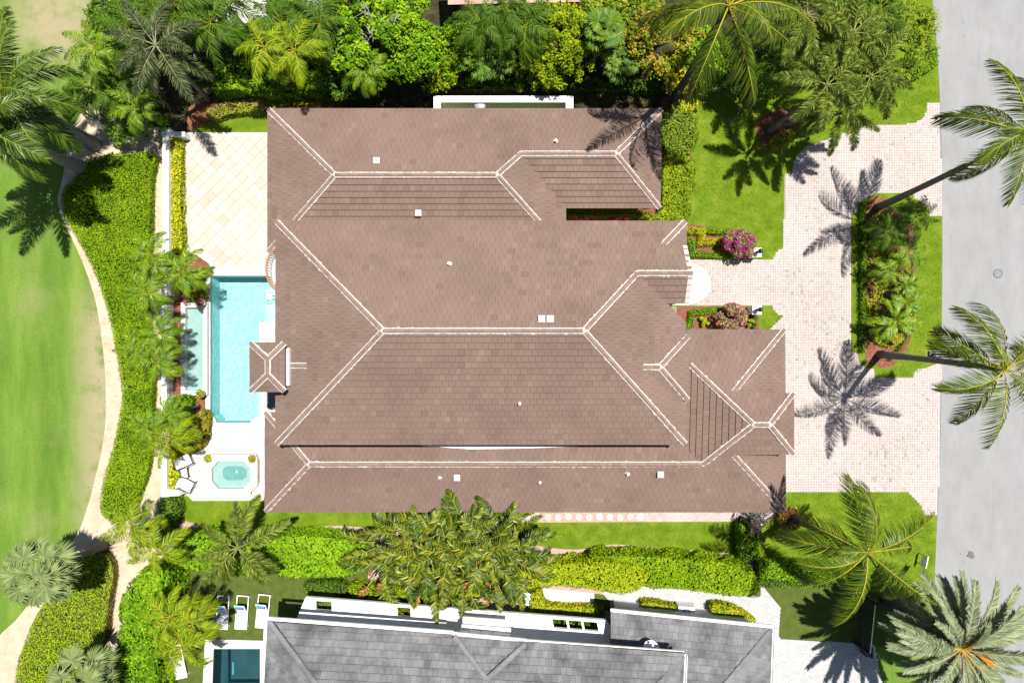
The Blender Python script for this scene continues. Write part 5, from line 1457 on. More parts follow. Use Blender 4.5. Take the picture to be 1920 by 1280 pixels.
hedge('shrub_bed', 'bright yellow shrub at the foot of the coconut palm by the roof', 'plants', [(1262,192),(1300,182),(1312,200),(1290,208),(1266,208)], .7, 'l_yellow', density=420, leaf=.12, lump=.2, seed=48)
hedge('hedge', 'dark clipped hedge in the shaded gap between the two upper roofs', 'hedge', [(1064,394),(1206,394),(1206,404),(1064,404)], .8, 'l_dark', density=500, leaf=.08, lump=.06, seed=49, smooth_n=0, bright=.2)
for i, (x, y, lb) in enumerate(((1082, 411, 'pink and cream ti plant at the left of the roof gap'), (1108, 409, 'second pink ti plant from the left in the roof gap'), (1150, 410, 'crimson ti plant left of the pair in the roof gap'), (1170, 408, 'crimson ti plant at the right of the roof gap'))):
    rosette(lb, x, y, .7, 'l_red', 60+i, n=30, group='ti plants in the roof gap')
# knot garden at the entrance
def strip(label, pts, w, z, mat, seed, name='clipped_hedge', **k):
    hedge(name, label, 'hedge', None, z, mat, density=700, leaf=.07, lump=.04, seed=seed, pre=path_poly(pts, w, z), inset=.06, **k)
sheet('entry_bed', [(1270, 420), (1300, 420), (1330, 428), (1380, 428), (1400, 440), (1400, 486), (1270, 486)], .002, MT['mulch'])
sheet('entry_bed', [(1270, 574), (1400, 574), (1422, 578), (1424, 622), (1270, 622)], .002, MT['mulch'])
strip('yellow zigzag clipped hedge above the front door walk', [(1280, 429), (1319, 434), (1315, 454), (1348, 452), (1366, 446)], .34, .45, 'l_yellow', 70)
strip('straight green clipped hedge at the edge of the front lawn', [(1326, 433), (1375, 435)], .26, .4, 'l_bright', 71, bright=-.1)
strip('L shaped green clipped hedge beside the front door landing', [(1280, 449), (1298, 450), (1299, 476), (1345, 478), (1385, 479)], .30, .4, 'l_bright', 72)
strip('curving green clipped hedge below the front door walk', [(1286, 613), (1297, 606), (1298, 587), (1330, 583), (1395, 579)], .30, .4, 'l_bright', 73)
strip('short dark clipped hedge at the right of the lower entry bed', [(1416, 590), (1416, 618)], .2, .4, 'l_dark', 74)
shrub('yellow_shrub', 'small yellow shrub left of the pale bougainvillea', 'shrub', 1321, 603, .5, .34, 'l_yellow', .1, 500, 75)
shrub('yellow_shrub', 'small yellow shrub right of the pale bougainvillea', 'shrub', 1407, 606, .5, .26, 'l_yellow', .1, 350, 76)
shrub('bougainvillea', 'round magenta bougainvillea beside the front lawn', 'shrub', 1387, 459, 1.9, .95, 'l_bright', .12, 2200, 77, flower='l_magenta', fl_n=1700, fl_size=.12)
shrub('bougainvillea', 'faded pink bougainvillea below the front door walk', 'shrub', 1372, 598, 1.8, .9, 'l_dark', .11, 2600, 78, flower='l_pink', fl_n=1300, fl_size=.11)
# island planting
hedge('clipped_hedge', 'narrow dark green hedge line along the driveway island', 'hedge', [(1616, 378), (1625, 376), (1625, 660), (1617, 660)], .5, 'l_bright', density=420, leaf=.08, lump=.06, seed=80, smooth_n=0, inset=.05, bright=-.2)
hedge('flower_strip', 'curved border of orange and yellow flowers at the foot of the island', 'plants', None, .35, 'l_yellow', density=600, leaf=.08, lump=.08, seed=81, pre=path_poly(smooth([(1634, 560), (1636, 600), (1640, 625), (1655, 638), (1675, 640), (1695, 622), (1712, 590)], 4, False), .55, .35), flower='l_orange', fl_n=500, fl_size=.09, inset=.05)
hedge('clipped_hedge', 'thin dark clipped edge along the island lawn', 'hedge', None, .35, 'l_dark', density=700, leaf=.06, lump=.04, seed=82, pre=path_poly([(1671, 674), (1690, 652), (1708, 622), (1716, 590), (1720, 520)], .16, .35), inset=.04)
hedge('island_shrubs', 'mixed low green shrubs filling the island bed', 'plants', [(1634,420),(1662,400),(1700,440),(1712,520),(1708,590),(1680,615),(1648,610),(1636,540)], .5, 'l_lime', density=200, leaf=.11, lump=.2, seed=83, core=None)
for i, (x, y, z, sc, lb, kd) in enumerate((
    (1714, 408, 1.9, 1.05, 'dark green palm at the top right of the island bed', 'adond'), (1662, 434, 2.0, 1.0, 'dark feathery palm at the upper left of the island bed', 'adond'),
    (1702, 474, 2.0, 1.0, 'bright star shaped palm in the middle of the island', 'adon'), (1664, 508, 1.7, .85, 'small palm leaning left in the middle of the island', 'adon'),
    (1700, 535, 1.5, .7, 'low palm right of the leaning one in the island', 'roeb'), (1698, 566, 1.6, .8, 'low palm above the round bottom palm of the island', 'roeb'), (1679, 602, 1.8, 1.15, 'round palm at the bottom of the island above the flowers', 'roeb'))):
    palm(kd, lb, (x, y), z, scale=sc*.72 if kd != 'roeb' else sc, trunk=.09, group='palms in the driveway island', n=14, seed=900+i)
shrub('bronze_bush', 'dark bronze bush at the foot of the leaning coconut palm', 'shrub', 1477, 972, .8, .85, 'l_bronze', .1, 1700, 84, flower='l_yellow', fl_n=40, fl_size=.15)
hedge('palm_bed_plants', 'low yellow flowered plants round the leaning palms by the drive', 'plants', [(1445,262),(1470,245),(1490,248),(1478,268),(1456,280)], .4, 'l_yellow', density=300, leaf=.1, lump=.15, seed=85, core=None)
# beds by the pool
hedge('pool_shrubs', 'rounded bright green shrub below the raised basin', 'shrub', [(305,770),(325,748),(345,745),(352,765),(340,800),(318,806)], 1.3, 'l_adon' if 'l_adon' in MT else 'l_bright', density=360, leaf=.14, lump=.3, seed=86, bright=.1)
hedge('pool_shrubs', 'yellow orange croton bush at the edge of the spa terrace', 'shrub', [(345,800),(365,786),(382,770),(386,800),(378,830),(360,846),(340,846)], .9, 'l_orange', density=420, leaf=.13, lump=.25, seed=87)
hedge('pool_shrubs', 'small red and green croton beside the raised basin', 'shrub', [(357,545),(376,540),(386,556),(376,564),(356,562)], .5, 'l_orange', density=420, leaf=.1, lump=.15, seed=88)
# trees behind the house
tree('bright green leafy tree with bare twigs above the upper roof', 690, 62, 5.4, 2.9, 2.0, 'l_bright', .20, 34, 330, 101, bare=3)
tree('bright green tree right of the twiggy tree above the upper roof', 790, 92, 4.8, 2.0, 1.4, 'l_bright', .18, 20, 320, 102)
tree('small yellow green tree left of the fan palms at the top', 835, 118, 3.2, 1.2, .8, 'l_lime', .17, 14, 260, 103)
tree('dense olive green tree above the right part of the upper roof', 1060, 68, 5.0, 2.9, 1.7, 'l_lime', .15, 36, 420, 104)
tree('loose yellow and orange leaved tree left of the tall coconut palm', 1235, 62, 5.0, 2.3, 1.8, 'l_orange', .17, 28, 300, 105)
tree('leafy green tree behind the olive tree at the top edge', 1150, 20, 5.0, 2.2, 1.4, 'l_olive', .17, 22, 300, 106)
tree('fine leaved dark green tree at the corner of the road', 1700, 55, 4.5, 1.9, 2.1, 'l_olive', .11, 34, 420, 107, barkm='darkbark')
tree('dark leafy tree behind the foxtail palms at the top', 1590, 15, 5.0, 1.8, 1.4, 'l_dark', .17, 18, 300, 108)
tree('shaded green tree in the gap below the twiggy tree', 640, 120, 3.8, 1.6, 1.0, 'l_dark', .17, 16, 260, 109)
tree('dark green tree between the fan palms at the top', 970, 70, 4.2, 1.5, 1.3, 'l_dark', .16, 18, 260, 110)
tree('bushy dark tree under the palms in the upper left', 330, 60, 3.6, 2.6, 1.8, 'l_dark', .17, 26, 260, 111)
tree('dark green bush tree between the left palms and the mound', 225, 190, 2.6, 1.6, 1.6, 'l_dark', .16, 20, 240, 112)
tree('low green tree below the coconut crown at the top', 1320, 90, 4.0, 1.4, 1.3, 'l_bright', .16, 16, 260, 113)
tree('leafy dark tree at the top edge left of the twiggy tree', 560, 20, 4.2, 1.8, 1.2, 'l_dark', .17, 18, 260, 114)
tree('bright green tree at the top edge above the twiggy tree', 660, 5, 4.6, 1.6, 1.2, 'l_bright', .18, 16, 280, 122)
tree('bright leafy tree at the top edge between the twiggy tree and the palms', 760, 20, 5.0, 1.9, 1.4, 'l_bright', .18, 20, 300, 123)
tree('dark bush tree at the edge of the golf grass, top left', 205, 22, 2.6, 1.1, 1.3, 'l_dark', .16, 14, 260, 125)
tree('green bush tree below the top left corner bush', 200, 75, 2.4, .8, .9, 'l_bright', .16, 10, 240, 126)
tree('dark leafy tree at the top edge beside the neighbouring terrace', 480, 75, 2.4, .8, .6, 'l_dark', .15, 8, 220, 124)
tree('bright yellow green tree between the fan palms and the pink roof', 870, 70, 4.4, 1.4, 1.2, 'l_bright', .18, 16, 300, 117)
tree('yellow green bush tree at the lower edge of the olive tree', 1010, 118, 3.4, 1.2, .8, 'l_lime', .16, 12, 300, 118)
tree('golden leaved bush tree at the foot of the coconut palm', 1275, 130, 3.0, 1.1, .9, 'l_yellow', .16, 12, 280, 119)
tree('bright bush tree filling the gap below the yellow areca palms', 600, 85, 3.6, 1.3, 1.2, 'l_bright', .18, 14, 280, 120)
tree('dark leafy bush tree in the shade left of the foxtail grove', 1410, 120, 3.0, 1.6, 1.2, 'l_dark', .16, 16, 260, 121)
hedge('hedge', 'small clipped green hedge beside the road at the top right', 'hedge', [(1680,118),(1712,104),(1752,90),(1758,118),(1730,138),(1700,146)], .9, 'l_bright', density=420, leaf=.10, lump=.12, seed=115, bright=-.1)
hedge('shrub_bed', 'dark shaded shrubs below the olive tree behind the house', 'plants', [(860,150),(1000,146),(1180,150),(1240,160),(1230,172),(1100,166),(900,164)], .5, 'l_dark', density=300, leaf=.13, lump=.3, seed=116)
# tall palms
palm('coco', 'tall coconut palm leaning over the road above the island', (1926, 254), 10.4, (1643, 390), .92, .165, bark='bark', group='coconut palms', seed=31, bow=.25, az=.4)
palm('coco', 'tall coconut palm leaning over the road below the island', (1882, 692), 10.4, (1648, 664), .86, .165, bark='bark', group='coconut palms', seed=52, bow=.2)
palm('coco', 'tall coconut palm at the top edge above the front lawn', (1366, 12), 12.4, (1262, 190), .98, .19, bark='darkbark', group='coconut palms', seed=43, n=15)
palm('coco', 'coconut palm standing on the lawn beside the black gate', (1626, 1036), 9.0, (1482, 968), .95, .19, bark='darkbark', group='coconut palms', seed=66, n=16)
palm('royal', 'large palm with grey trunk at the left edge, nearest the top', (6, 168), 7.6, (178, 272), 1.1, .30, bark='greybark', group='left edge palms', seed=75, n=17)
palm('royal', 'large palm with grey trunk at the left edge, cut by the frame', (-30, 242), 7.8, (158, 316), 1.1, .30, bark='greybark', group='left edge palms', seed=86, n=17)
palm('fox', 'grey green foxtail palm with a star of plumed fronds, upper left', (302, 95), 6.0, (392, 188), 1.0, .14, group='foxtail palms', seed=97, shaft=True)
palm('foxg', 'yellowish foxtail palm below the lower left corner of the roof', (450, 1022), 4.6, (478, 988), 1.02, .14, group='foxtail palms', seed=108, shaft=True)
for i, (x, y, z, b, sc, lb) in enumerate((
    (1622, 150, 6.0, (1535, 215), .95, 'foxtail palm nearest the drive at the upper right'), (1540, 168, 6.6, (1441, 246), .95, 'foxtail palm whose trunk rises from the mulch circle'),
    (1505, 40, 6.4, None, .95, 'foxtail palm beside the coconut crown at the top'), (1590, 70, 6.2, None, .95, 'foxtail palm in the middle of the upper right grove'), (1560, 215, 4.6, (1444, 236), .8, 'shorter foxtail palm overhanging the driveway edge'))):
    palm('foxg', lb, (x, y), z, b, sc, .13, group='foxtail palms of the upper right grove', seed=200+i*7, shaft=True)
palm('phoenix', 'large grey green date palm with orange fruit at the lower right corner', (1802, 1216), 7.0, (1664, 1120), .98, .34, bark='darkbark', seed=119, name='palm_tree', lo=.1)
ph = [o for o in COL.objects if o.name.startswith('palm_tree')][-1]
for (dx, dy) in ((.75, -.15), (.35, -.62)):
    m = MB(); rs = random.Random(int(dx*100))
    for k in range(60):
        d = Vector((dx*1.5+rs.uniform(-.5, .5), dy*1.5+rs.uniform(-.5, .5), rs.uniform(.1, .7))); d.normalize()
        o_ = P(1802, 1216, 7.0) - ph.location + Vector((dx*.7, dy*.7, .35)); m.tube([o_, o_+d*.5, o_+d*rs.uniform(.7, 1.0)+Vector((0, 0, -.12))], [.014, .02, .022], 4)
    ob('fruit_cluster', m.mesh('fruit_cluster'), MT['l_fruit'], ph, False)
palm('sabal', 'fan leaved cabbage palm leaning over the sand path at the lower left', (66, 1076), 6.0, (196, 1022), 1.0, .19, group='cabbage palms', seed=130)
palm('sabal', 'fan leaved cabbage palm cut by the bottom edge', (145, 1278), 5.2, (218, 1232), .95, .17, group='cabbage palms', seed=131)
# small palms
SMALL = [
 ('adony', 503, 98, 5.5, (560, 176), 1.0, 'yellow areca palm, left of the pair above the upper roof'), ('adony', 556, 104, 5.4, (583, 175), 1.0, 'yellow areca palm, right of the pair above the upper roof'),
 ('adon', 292, 480, 3.2, None, 0.88, 'palm at the foot of the yellow flower strip by the white wall'), ('adon', 353, 512, 2.8, None, 0.92, 'broad palm at the top left corner of the turquoise pool'),
 ('adon', 282, 550, 3.2, None, 0.88, 'palm left of the raised basin top, outside the white wall'), ('adon', 310, 622, 3.0, None, 0.84, 'palm leaning over the middle of the raised basin'),
 ('adon', 268, 655, 3.0, None, 0.79, 'palm over the long low hedge left of the raised basin'), ('adon', 308, 676, 3.1, None, 0.84, 'palm at the lower end of the raised basin'),
 ('adon', 284, 798, 3.0, None, 0.75, 'small palm outside the white wall beside the spa terrace'), ('adon', 330, 772, 2.6, None, 0.75, 'palm above the croton bush by the spa terrace'), ('adony', 326, 822, 2.6, None, .9, 'yellowish palm above the garden chairs'),
 ('adony', 258, 985, 4.0, None, .95, 'yellowish palm left of the pair below the white wall end'), ('adony', 306, 1022, 3.8, None, .95, 'yellowish palm right of the pair below the white wall end'),
 ('adony', 328, 1148, 4.2, None, .95, 'yellow palm above the loungers, left of three'), ('adony', 372, 1160, 4.2, None, .85, 'yellow palm nearest the loungers'), ('adony', 350, 1204, 4.4, None, 1.0, 'yellow palm beside the dark pool'),
 ('adon', 190, 100, 4.6, None, 1.05, 'palm right of the large left edge palms'), ('adond', 168, 165, 3.6, None, .9, 'dark palm over the worn path at the left'), ('adond', 215, 172, 3.6, None, .9, 'dark palm between the mound and the foxtail palm'), ('adon', 262, 205, 3.2, None, .95, 'palm with a broad bright leaf above the white wall corner'),
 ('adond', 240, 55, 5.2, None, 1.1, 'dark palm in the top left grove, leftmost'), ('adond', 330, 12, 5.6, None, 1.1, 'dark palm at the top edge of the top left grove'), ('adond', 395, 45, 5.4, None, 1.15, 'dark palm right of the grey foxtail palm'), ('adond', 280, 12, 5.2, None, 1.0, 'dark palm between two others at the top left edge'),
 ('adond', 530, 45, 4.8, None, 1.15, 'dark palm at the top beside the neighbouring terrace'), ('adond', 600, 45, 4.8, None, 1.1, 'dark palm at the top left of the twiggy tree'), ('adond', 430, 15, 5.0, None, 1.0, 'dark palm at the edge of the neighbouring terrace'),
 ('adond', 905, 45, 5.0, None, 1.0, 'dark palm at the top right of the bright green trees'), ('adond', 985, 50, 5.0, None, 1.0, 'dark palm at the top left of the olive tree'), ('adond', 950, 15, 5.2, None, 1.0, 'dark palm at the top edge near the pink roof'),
 ('adon', 690, 140, 3.4, None, .9, 'palm with pale leaves below the twiggy tree'),
 ('adond', 1445, 20, 5.0, None, 1.0, 'dark palm behind the tall coconut crown'), ('adond', 1650, 15, 4.6, None, 1.0, 'dark palm at the top edge left of the road tree'), ('adond', 1470, 105, 4.6, None, 1.0, 'dark palm in the shade left of the foxtail grove')]
for i, (kd, x, y, z, b, sc, lb) in enumerate(SMALL):
    palm(kd, lb, (x, y), z, b, sc, .075, group='small feather palms', seed=300+i*13, shaft=kd != 'adond')
for i, (x, y, z, sc, lb) in enumerate(((895, 104, 3.0, .9, 'green fan palm left of the pair behind the house'), (945, 100, 3.0, .9, 'green fan palm right of the pair behind the house'), (1162, 112, 3.2, .8, 'pale fan palm at the lower edge of the olive tree'), (1130, 60, 5.2, .8, 'pale fan palm poking out of the olive tree'))):
    palm('fan', lb, (x, y), z, None, sc, .1, group='fan palms behind the house', seed=500+i*11)
# bird of paradise mass between the two houses
BOP = [(715,1025,3.2),(760,1000,3.6),(795,1050,4.2),(815,1000,3.9),(845,1040,4.4),(875,1000,4.0),(900,1045,4.4),(930,1005,3.9),(950,1045,3.9),(970,1012,3.2),(750,1068,3.6),(810,1092,3.6),(868,1092,3.8),(922,1085,3.6),(965,1065,3.0),(705,1078,2.6),(845,1002,3.7),(785,1022,4.0),(910,1022,4.1)]
POS = ['leftmost of the upper row', 'second from the left of the upper row', 'left in the middle of the mass', 'tall one overlapping the roof edge', 'tallest, in the heart of the mass', 'upper row, beside the roof edge', 'right of the heart of the mass', 'upper right beside the stepping stones', 'right part of the mass', 'rightmost of the upper row', 'lower left of the mass', 'lower row above the canopy', 'middle of the lower row', 'lower right of the mass', 'rightmost of the lower row', 'lowest left, beside the black railing', 'upper row with browned tips', 'between the left and the heart of the mass', 'between the heart and the right of the mass']
for i, ((x, y, z), ps) in enumerate(zip(BOP, POS)):
    clump('giant bird of paradise plant, ' + ps, x, y, z, seed=700+i, n=11, scale=.86)
rosette('orange red bromeliad under the palms above the upper roof', 606, 82, 1.2, 'l_red', 66, n=34, L=.5)
# grass tufts along and on the lawns
def tufts(label, polys, dens, seed, mat, z0=0.0, size=.07):
    rs = np.random.RandomState(seed); Cs = []
    for pl in polys:
        q = [(p.x, p.y) for p in PL(pl)]; n = int(abs(poly_area(q))*dens); Cs.append(sample_poly(q, n, rs))
    xy = np.concatenate(Cs); n = len(xy)
    C = np.column_stack([xy, np.full(n, z0+size*.3)]); Nn = np.column_stack([rs.normal(0, 1, n), rs.normal(0, 1, n), rs.uniform(.2, 1.2, n)])
    r = np.clip(rs.normal(.45, .2, n) + (fbm(xy[:, 0]*.8, xy[:, 1]*.8, seed)-.5)*.7, 0, 1)
    o = ob('grass', leaf_cloud('grass', C, Nn, rs.uniform(.6, 1.4, n)*size, r, aspect=.3, seed=seed), MT[mat]); tag(o, label, 'grass', kind='stuff')
MT['l_grass'] = leafm('grass_blade', (.045, .09, .005), (.09, .14, .008), (.16, .19, .02), objvar=0)
tufts('short green lawn grass round the house', [[(1300,190),(1480,180),(1640,160),(1738,120),(1755,150),(1755,185),(1730,215),(1690,230),(1560,255),(1490,295),(1470,330),(1468,460),(1440,484),(1305,420),(1300,300)],
       [(1440,925),(1698,925),(1730,968),(1750,970),(1748,1085),(1560,1060),(1390,1035),(1395,980),(1450,965)], [(335,940),(740,955),(960,982),(1385,982),(1385,1036),(1150,1018),(1000,1018),(740,990),(500,985),(350,985)], [(1430,578),(1466,595),(1466,625),(1430,625)]], 150, 5, 'l_grass', .0)
tufts('short green grass of the driveway island', [[(1598,402),(1612,402),(1612,658),(1598,658)], [(1716,400),(1740,405),(1763,408),(1762,650),(1735,655),(1735,688),(1712,704),(1642,704),(1645,692),(1690,675),(1715,630),(1724,520)], [(1650,365),(1710,365),(1735,400),(1700,400)]], 150, 6, 'l_grass', .035)

# ------------------------------------------------------------------ garden wall, furniture and small things
gw = thing('garden_wall', 'long low white wall between the sand path and the pool garden', 'wall', P(308, 600, 0))
for (x0, y0, x1, y1) in ((305, 247, 316, 490), (302, 490, 312, 930)):
    m = MB(); q = PL([(x0, y0), (x1, y0), (x1, y1), (x0, y1)], .85); m.slab([(p.x, p.y) for p in q], 0, .85 if y0 < 300 else .847); m.build('wall_run', MT['white'], gw)
m = MB(); q = PL([(316, 247), (346, 247), (346, 256), (316, 256)], .85); m.slab([(p.x, p.y) for p in q], 0, .84); m.build('wall_return', MT['white'], gw)
m = MB(); q = PL([(312, 919), (334, 919), (337, 929), (312, 930)], .85); m.slab([(p.x, p.y) for p in q], 0, .84); m.build('wall_return', MT['white'], gw)
for y in (247, 490, 924):
    m = MB(); p = P(310, y, .9); m.box((p.x, p.y, .46), (.42, .42, .92)); m.build('pier', MT['white'], gw)

def pot(label, px, py, z0, seed, mat='l_olive'):
    c = P(px, py, z0); root = thing('potted_plant', label, 'potted plant', c, 'potted plants by the pool and spa')
    m = MB(); m.lathe((0, 0, 0), [(.13, 0), (.2, .25), (.25, .36), (.22, .38), (.19, .33)], 16); ob('pot', m.mesh('pot', True), MT['terracotta'], root, False)
    rs = np.random.RandomState(seed); n = 260; d = rs.normal(size=(n, 3)); d[:, 2] = np.abs(d[:, 2]); d /= np.linalg.norm(d, axis=1)[:, None]
    C = d*(rs.uniform(.4, 1, n)*.27)[:, None] + np.array([0, 0, .4])
    ob('foliage', leaf_cloud('foliage', C, d+rs.normal(0, .3, (n, 3)), rs.uniform(.07, .12, n), rs.uniform(0, 1, n), seed=seed), MT[mat], root, False)
pot('potted plant at the upper left of the spa', 396, 857, .03, 1, 'l_yellow'); pot('potted plant at the upper right of the spa', 478, 857, .03, 2, 'l_orange')
pot('potted pale plant at the top of the raised basin', 382, 568, .34, 3, 'l_pink'); pot('potted yellow green plant at the bottom of the raised basin', 381, 737, .34, 4, 'l_lime')

def garden_chair(label, px, py, rot):
    c = P(px, py); root = thing('garden_chair', label, 'chair', c, 'white garden chairs on the spa terrace'); root.rotation_euler.z = rot
    def pt(name, mb, mt): return ob(name, mb.mesh(name), MT[mt], root, False)
    m = MB(); m.box((0, 0, .40), (.62, .60, .12)); pt('seat_cushion', m, 'plastic')
    m = MB(); m.box((-.34, 0, .62), (.12, .60, .5), M=Matrix.Rotation(R(-12), 4, 'Y')); pt('back_cushion', m, 'plastic')
    for s in (-1, 1):
        m = MB(); m.tube([(.34, s*.36, 0), (.34, s*.36, .58), (-.36, s*.36, .62), (-.42, s*.36, 0)], .022, 6); pt('arm', m, 'black')
    m = MB(); m.tube([(-.40, -.36, .3), (-.44, -.36, .88), (-.47, 0, .9), (-.44, .36, .88), (-.40, .36, .3)], .022, 6); pt('back_frame', m, 'black')
    m = MB(); m.tube([(.34, -.36, .34), (.37, 0, .34), (.34, .36, .34)], .022, 6); pt('front_rail', m, 'black')
garden_chair('white garden chair above the small side table', 353, 861, R(25)); garden_chair('white garden chair below the small side table', 357, 906, R(-28)); 
tb_ = thing('side_table', 'small pale side table between the two garden chairs', 'table', P(352, 884)); 
m = MB(); m.box((0, 0, .45), (.36, .52, .04)); ob('table_top', m.mesh('table_top'), MT['sling'], tb_, False)
m = MB()
for a, b in (((-.19, -.27), (.19, -.27)), ((.19, -.27), (.19, .27)), ((.19, .27), (-.19, .27)), ((-.19, .27), (-.19, -.27))): m.tube([(*a, .46), (*b, .46)], .016, 6)
ob('table_rim', m.mesh('table_rim'), MT['black'], tb_, False)
for sx in (-1, 1):
    for sy in (-1, 1):
        m = MB(); m.tube([(sx*.17, sy*.25, 0), (sx*.17, sy*.25, .44)], .018, 6); ob('leg', m.mesh('leg'), MT['black'], tb_, False)
tb_.rotation_euler.z = R(8)

def lounger(label, px, py, rot, pillow=True, frame_up=True):
    c = P(px, py); root = thing('sun_lounger', label, 'sun lounger', c, 'sun loungers on the artificial turf'); root.rotation_euler.z = rot
    def pt(name, mb, mt): return ob(name, mb.mesh(name), MT[mt], root, False)
    for s in (-1, 1):
        m = MB(); m.box((s*.33, 0, .28), (.05, 1.95, .06)); pt('side_rail', m, 'plastic')
    for y in (.96, -.96):
        m = MB(); m.box((0, y, .28), (.66, .05, .055)); pt('cross_rail', m, 'plastic')
    for sx in (-1, 1):
        for y in (-.85, .85):
            m = MB(); m.box((sx*.33, y, .125), (.05, .06, .25)); pt('leg', m, 'plastic')
    m = MB(); m.box((0, -.42, .33), (.60, 1.08, .05)); pt('seat', m, 'sling')
    A = Matrix.Translation((0, .12, .34)) @ Matrix.Rotation(R(48), 4, 'X'); m = MB()
    m.prism([A @ Vector(q) for q in ((-.3, 0, -.02), (.3, 0, -.02), (.3, .68, -.02), (-.3, .68, -.02))], [A @ Vector(q) for q in ((-.3, 0, .03), (.3, 0, .03), (.3, .68, .03), (-.3, .68, .03))]); pt('backrest', m, 'sling')
    if pillow:
        m = MB(); m.prism([A @ Vector(q) for q in ((-.24, .40, .03), (.24, .40, .03), (.24, .62, .03), (-.24, .62, .03))], [A @ Vector(q) for q in ((-.21, .42, .11), (.21, .42, .11), (.21, .60, .11), (-.21, .60, .11))]); pt('pillow', m, 'blue')
    return root
lounger('sun lounger half under the yellow palm, leftmost of the row', 421, 1144, R(-3)); lounger('sun lounger in the middle of the row on the turf', 457, 1144, R(-4)); lounger('sun lounger nearest the white canopy', 496, 1142, R(-6)); lounger('sun lounger below the palm left of the dark pool', 338, 1236, R(12))
lo_ = thing('small_towel', 'white towel lying at the corner of the turf by the hedge', 'towel', P(325, 1068)); m = MB(); m.box((0, 0, .12), (.55, .28, .06), rot=R(40)); ob('towel', m.mesh('towel'), MT['plastic'], lo_, False)

# lamp pillars at the entrance
for (y, lb) in ((473, 'white square pillar with black lantern beside the magenta bougainvillea'), (581, 'white square pillar with black lantern beside the pale bougainvillea')):
    c = P(1419, y, 1.1); root = thing('lamp_pillar', lb, 'pillar', (c.x, c.y, 0), 'lamp pillars at the entrance')
    m = MB(); m.box((0, 0, .53), (.44, .44, 1.06)); ob('pillar', m.mesh('pillar'), MT['white'], root, False)
    m = MB(); m.box((0, 0, 1.1), (.52, .52, .08)); ob('cap', m.mesh('cap'), MT['white'], root, False)
    m = MB(); m.lathe((0, 0, 1.14), [(.09, 0), (.05, .06), (.03, .2), (.04, .25)], 10); la = ob('lantern_stem', m.mesh('lantern_stem'), MT['black'], root, False)
    m = MB(); m.lathe((0, 0, 1.38), [(.07, 0), (.11, .04), (.13, .3), (.15, .32), (.03, .45), (.02, .5)], 8); ob('lantern', m.mesh('lantern'), MT['black'], root, False)
# mailbox
mbx = thing('mailbox', 'black mailbox on a post at the road edge of the island', 'mailbox', P(1745, 664)); m = MB(); m.box((0, 0, .55), (.1, .1, 1.1)); ob('post', m.mesh('post'), MT['black'], mbx, False)
m = MB(); m.box((.25, 0, 1.05), (.75, .07, .07)); ob('arm', m.mesh('arm'), MT['black'], mbx, False)
m = MB(); pr = [(-.12, 0), (.12, 0), (.12, .16), (.085, .24), (0, .27), (-.085, .24), (-.12, .16)]
m.prism([(.3, a, 1.09+b) for a, b in pr], [(.8, a, 1.09+b) for a, b in pr]); ob('box', m.mesh('box'), MT['black'], mbx, False)
m = MB(); m.box((-.02, 0, .12), (.35, .35, .24)); ob('base', m.mesh('base'), MT['black'], mbx, False)
# road details
mh = thing('manhole_cover', 'round metal manhole cover in the road', 'manhole cover', P(1871, 513, -.01)); m = MB(); m.lathe((0, 0, -.03), [(.28, 0), (.28, .034), (.255, .036)], 28); ob('rim', m.mesh('rim'), flat('manhole_rim', (.09, .09, .10), .8, .1), mh, False)
m = MB(); m.lathe((0, 0, -.03), [(.24, 0), (.24, .042), (.2, .043)], 28); ob('cover', m.mesh('cover'), flat('manhole', (.19, .19, .2), .85, .1, bump=.4), mh, False)
rs = random.Random(9)
def blot(px, py, r, mat, seed, z=-.006):
    q = []; rr = random.Random(seed)
    for k in range(18): 
        t = 2*math.pi*k/18; q.append((px + r*rr.uniform(.55, 1.2)*math.cos(t), py + r*rr.uniform(.7, 1.5)*math.sin(t)))
    sheet('stain', smooth(q, 3), z, mat, parent=rd)
ST = flat('oil_stain', (.11, .11, .105), .8); blot(1821, 1040, 7, ST, 1)
for k in range(14): blot(1812+rs.uniform(-14, 8), 1042+rs.uniform(-10, 12), rs.uniform(.5, 1.3), ST, 50+k)
for k in range(26): blot(rs.uniform(1770, 1918), rs.uniform(5, 1270), rs.uniform(.5, 1.1), flat('speck%d' % k, (.17, .17, .17), .9), 90+k)
blot(1806, 41, 2.0, flat('blue_paint_mark', (.05, .2, .55), .7), 77)
# wooden side gate
gt = thing('side_gate', 'dark wooden slatted gate across the side path', 'gate', P(1398, 972)); 
for x in (1388, 1407):
    m = MB(); p = P(x, 958); m.box((p.x, p.y-.3, .95), (.12, .12, 1.9)); m.build('post', MT['plastic'] if x > 1400 else MT['black'], gt)
    m = MB(); p = P(x, 984); m.box((p.x, p.y, .95), (.12, .12, 1.9)); m.build('post', MT['wood'], gt)
for k in range(9):
    m = MB(); p = P(1397.5, 960+k*2.8); m.box((p.x, p.y, 1.85), (.62, .05, .08)); m.build('slat', MT['wood'], gt)
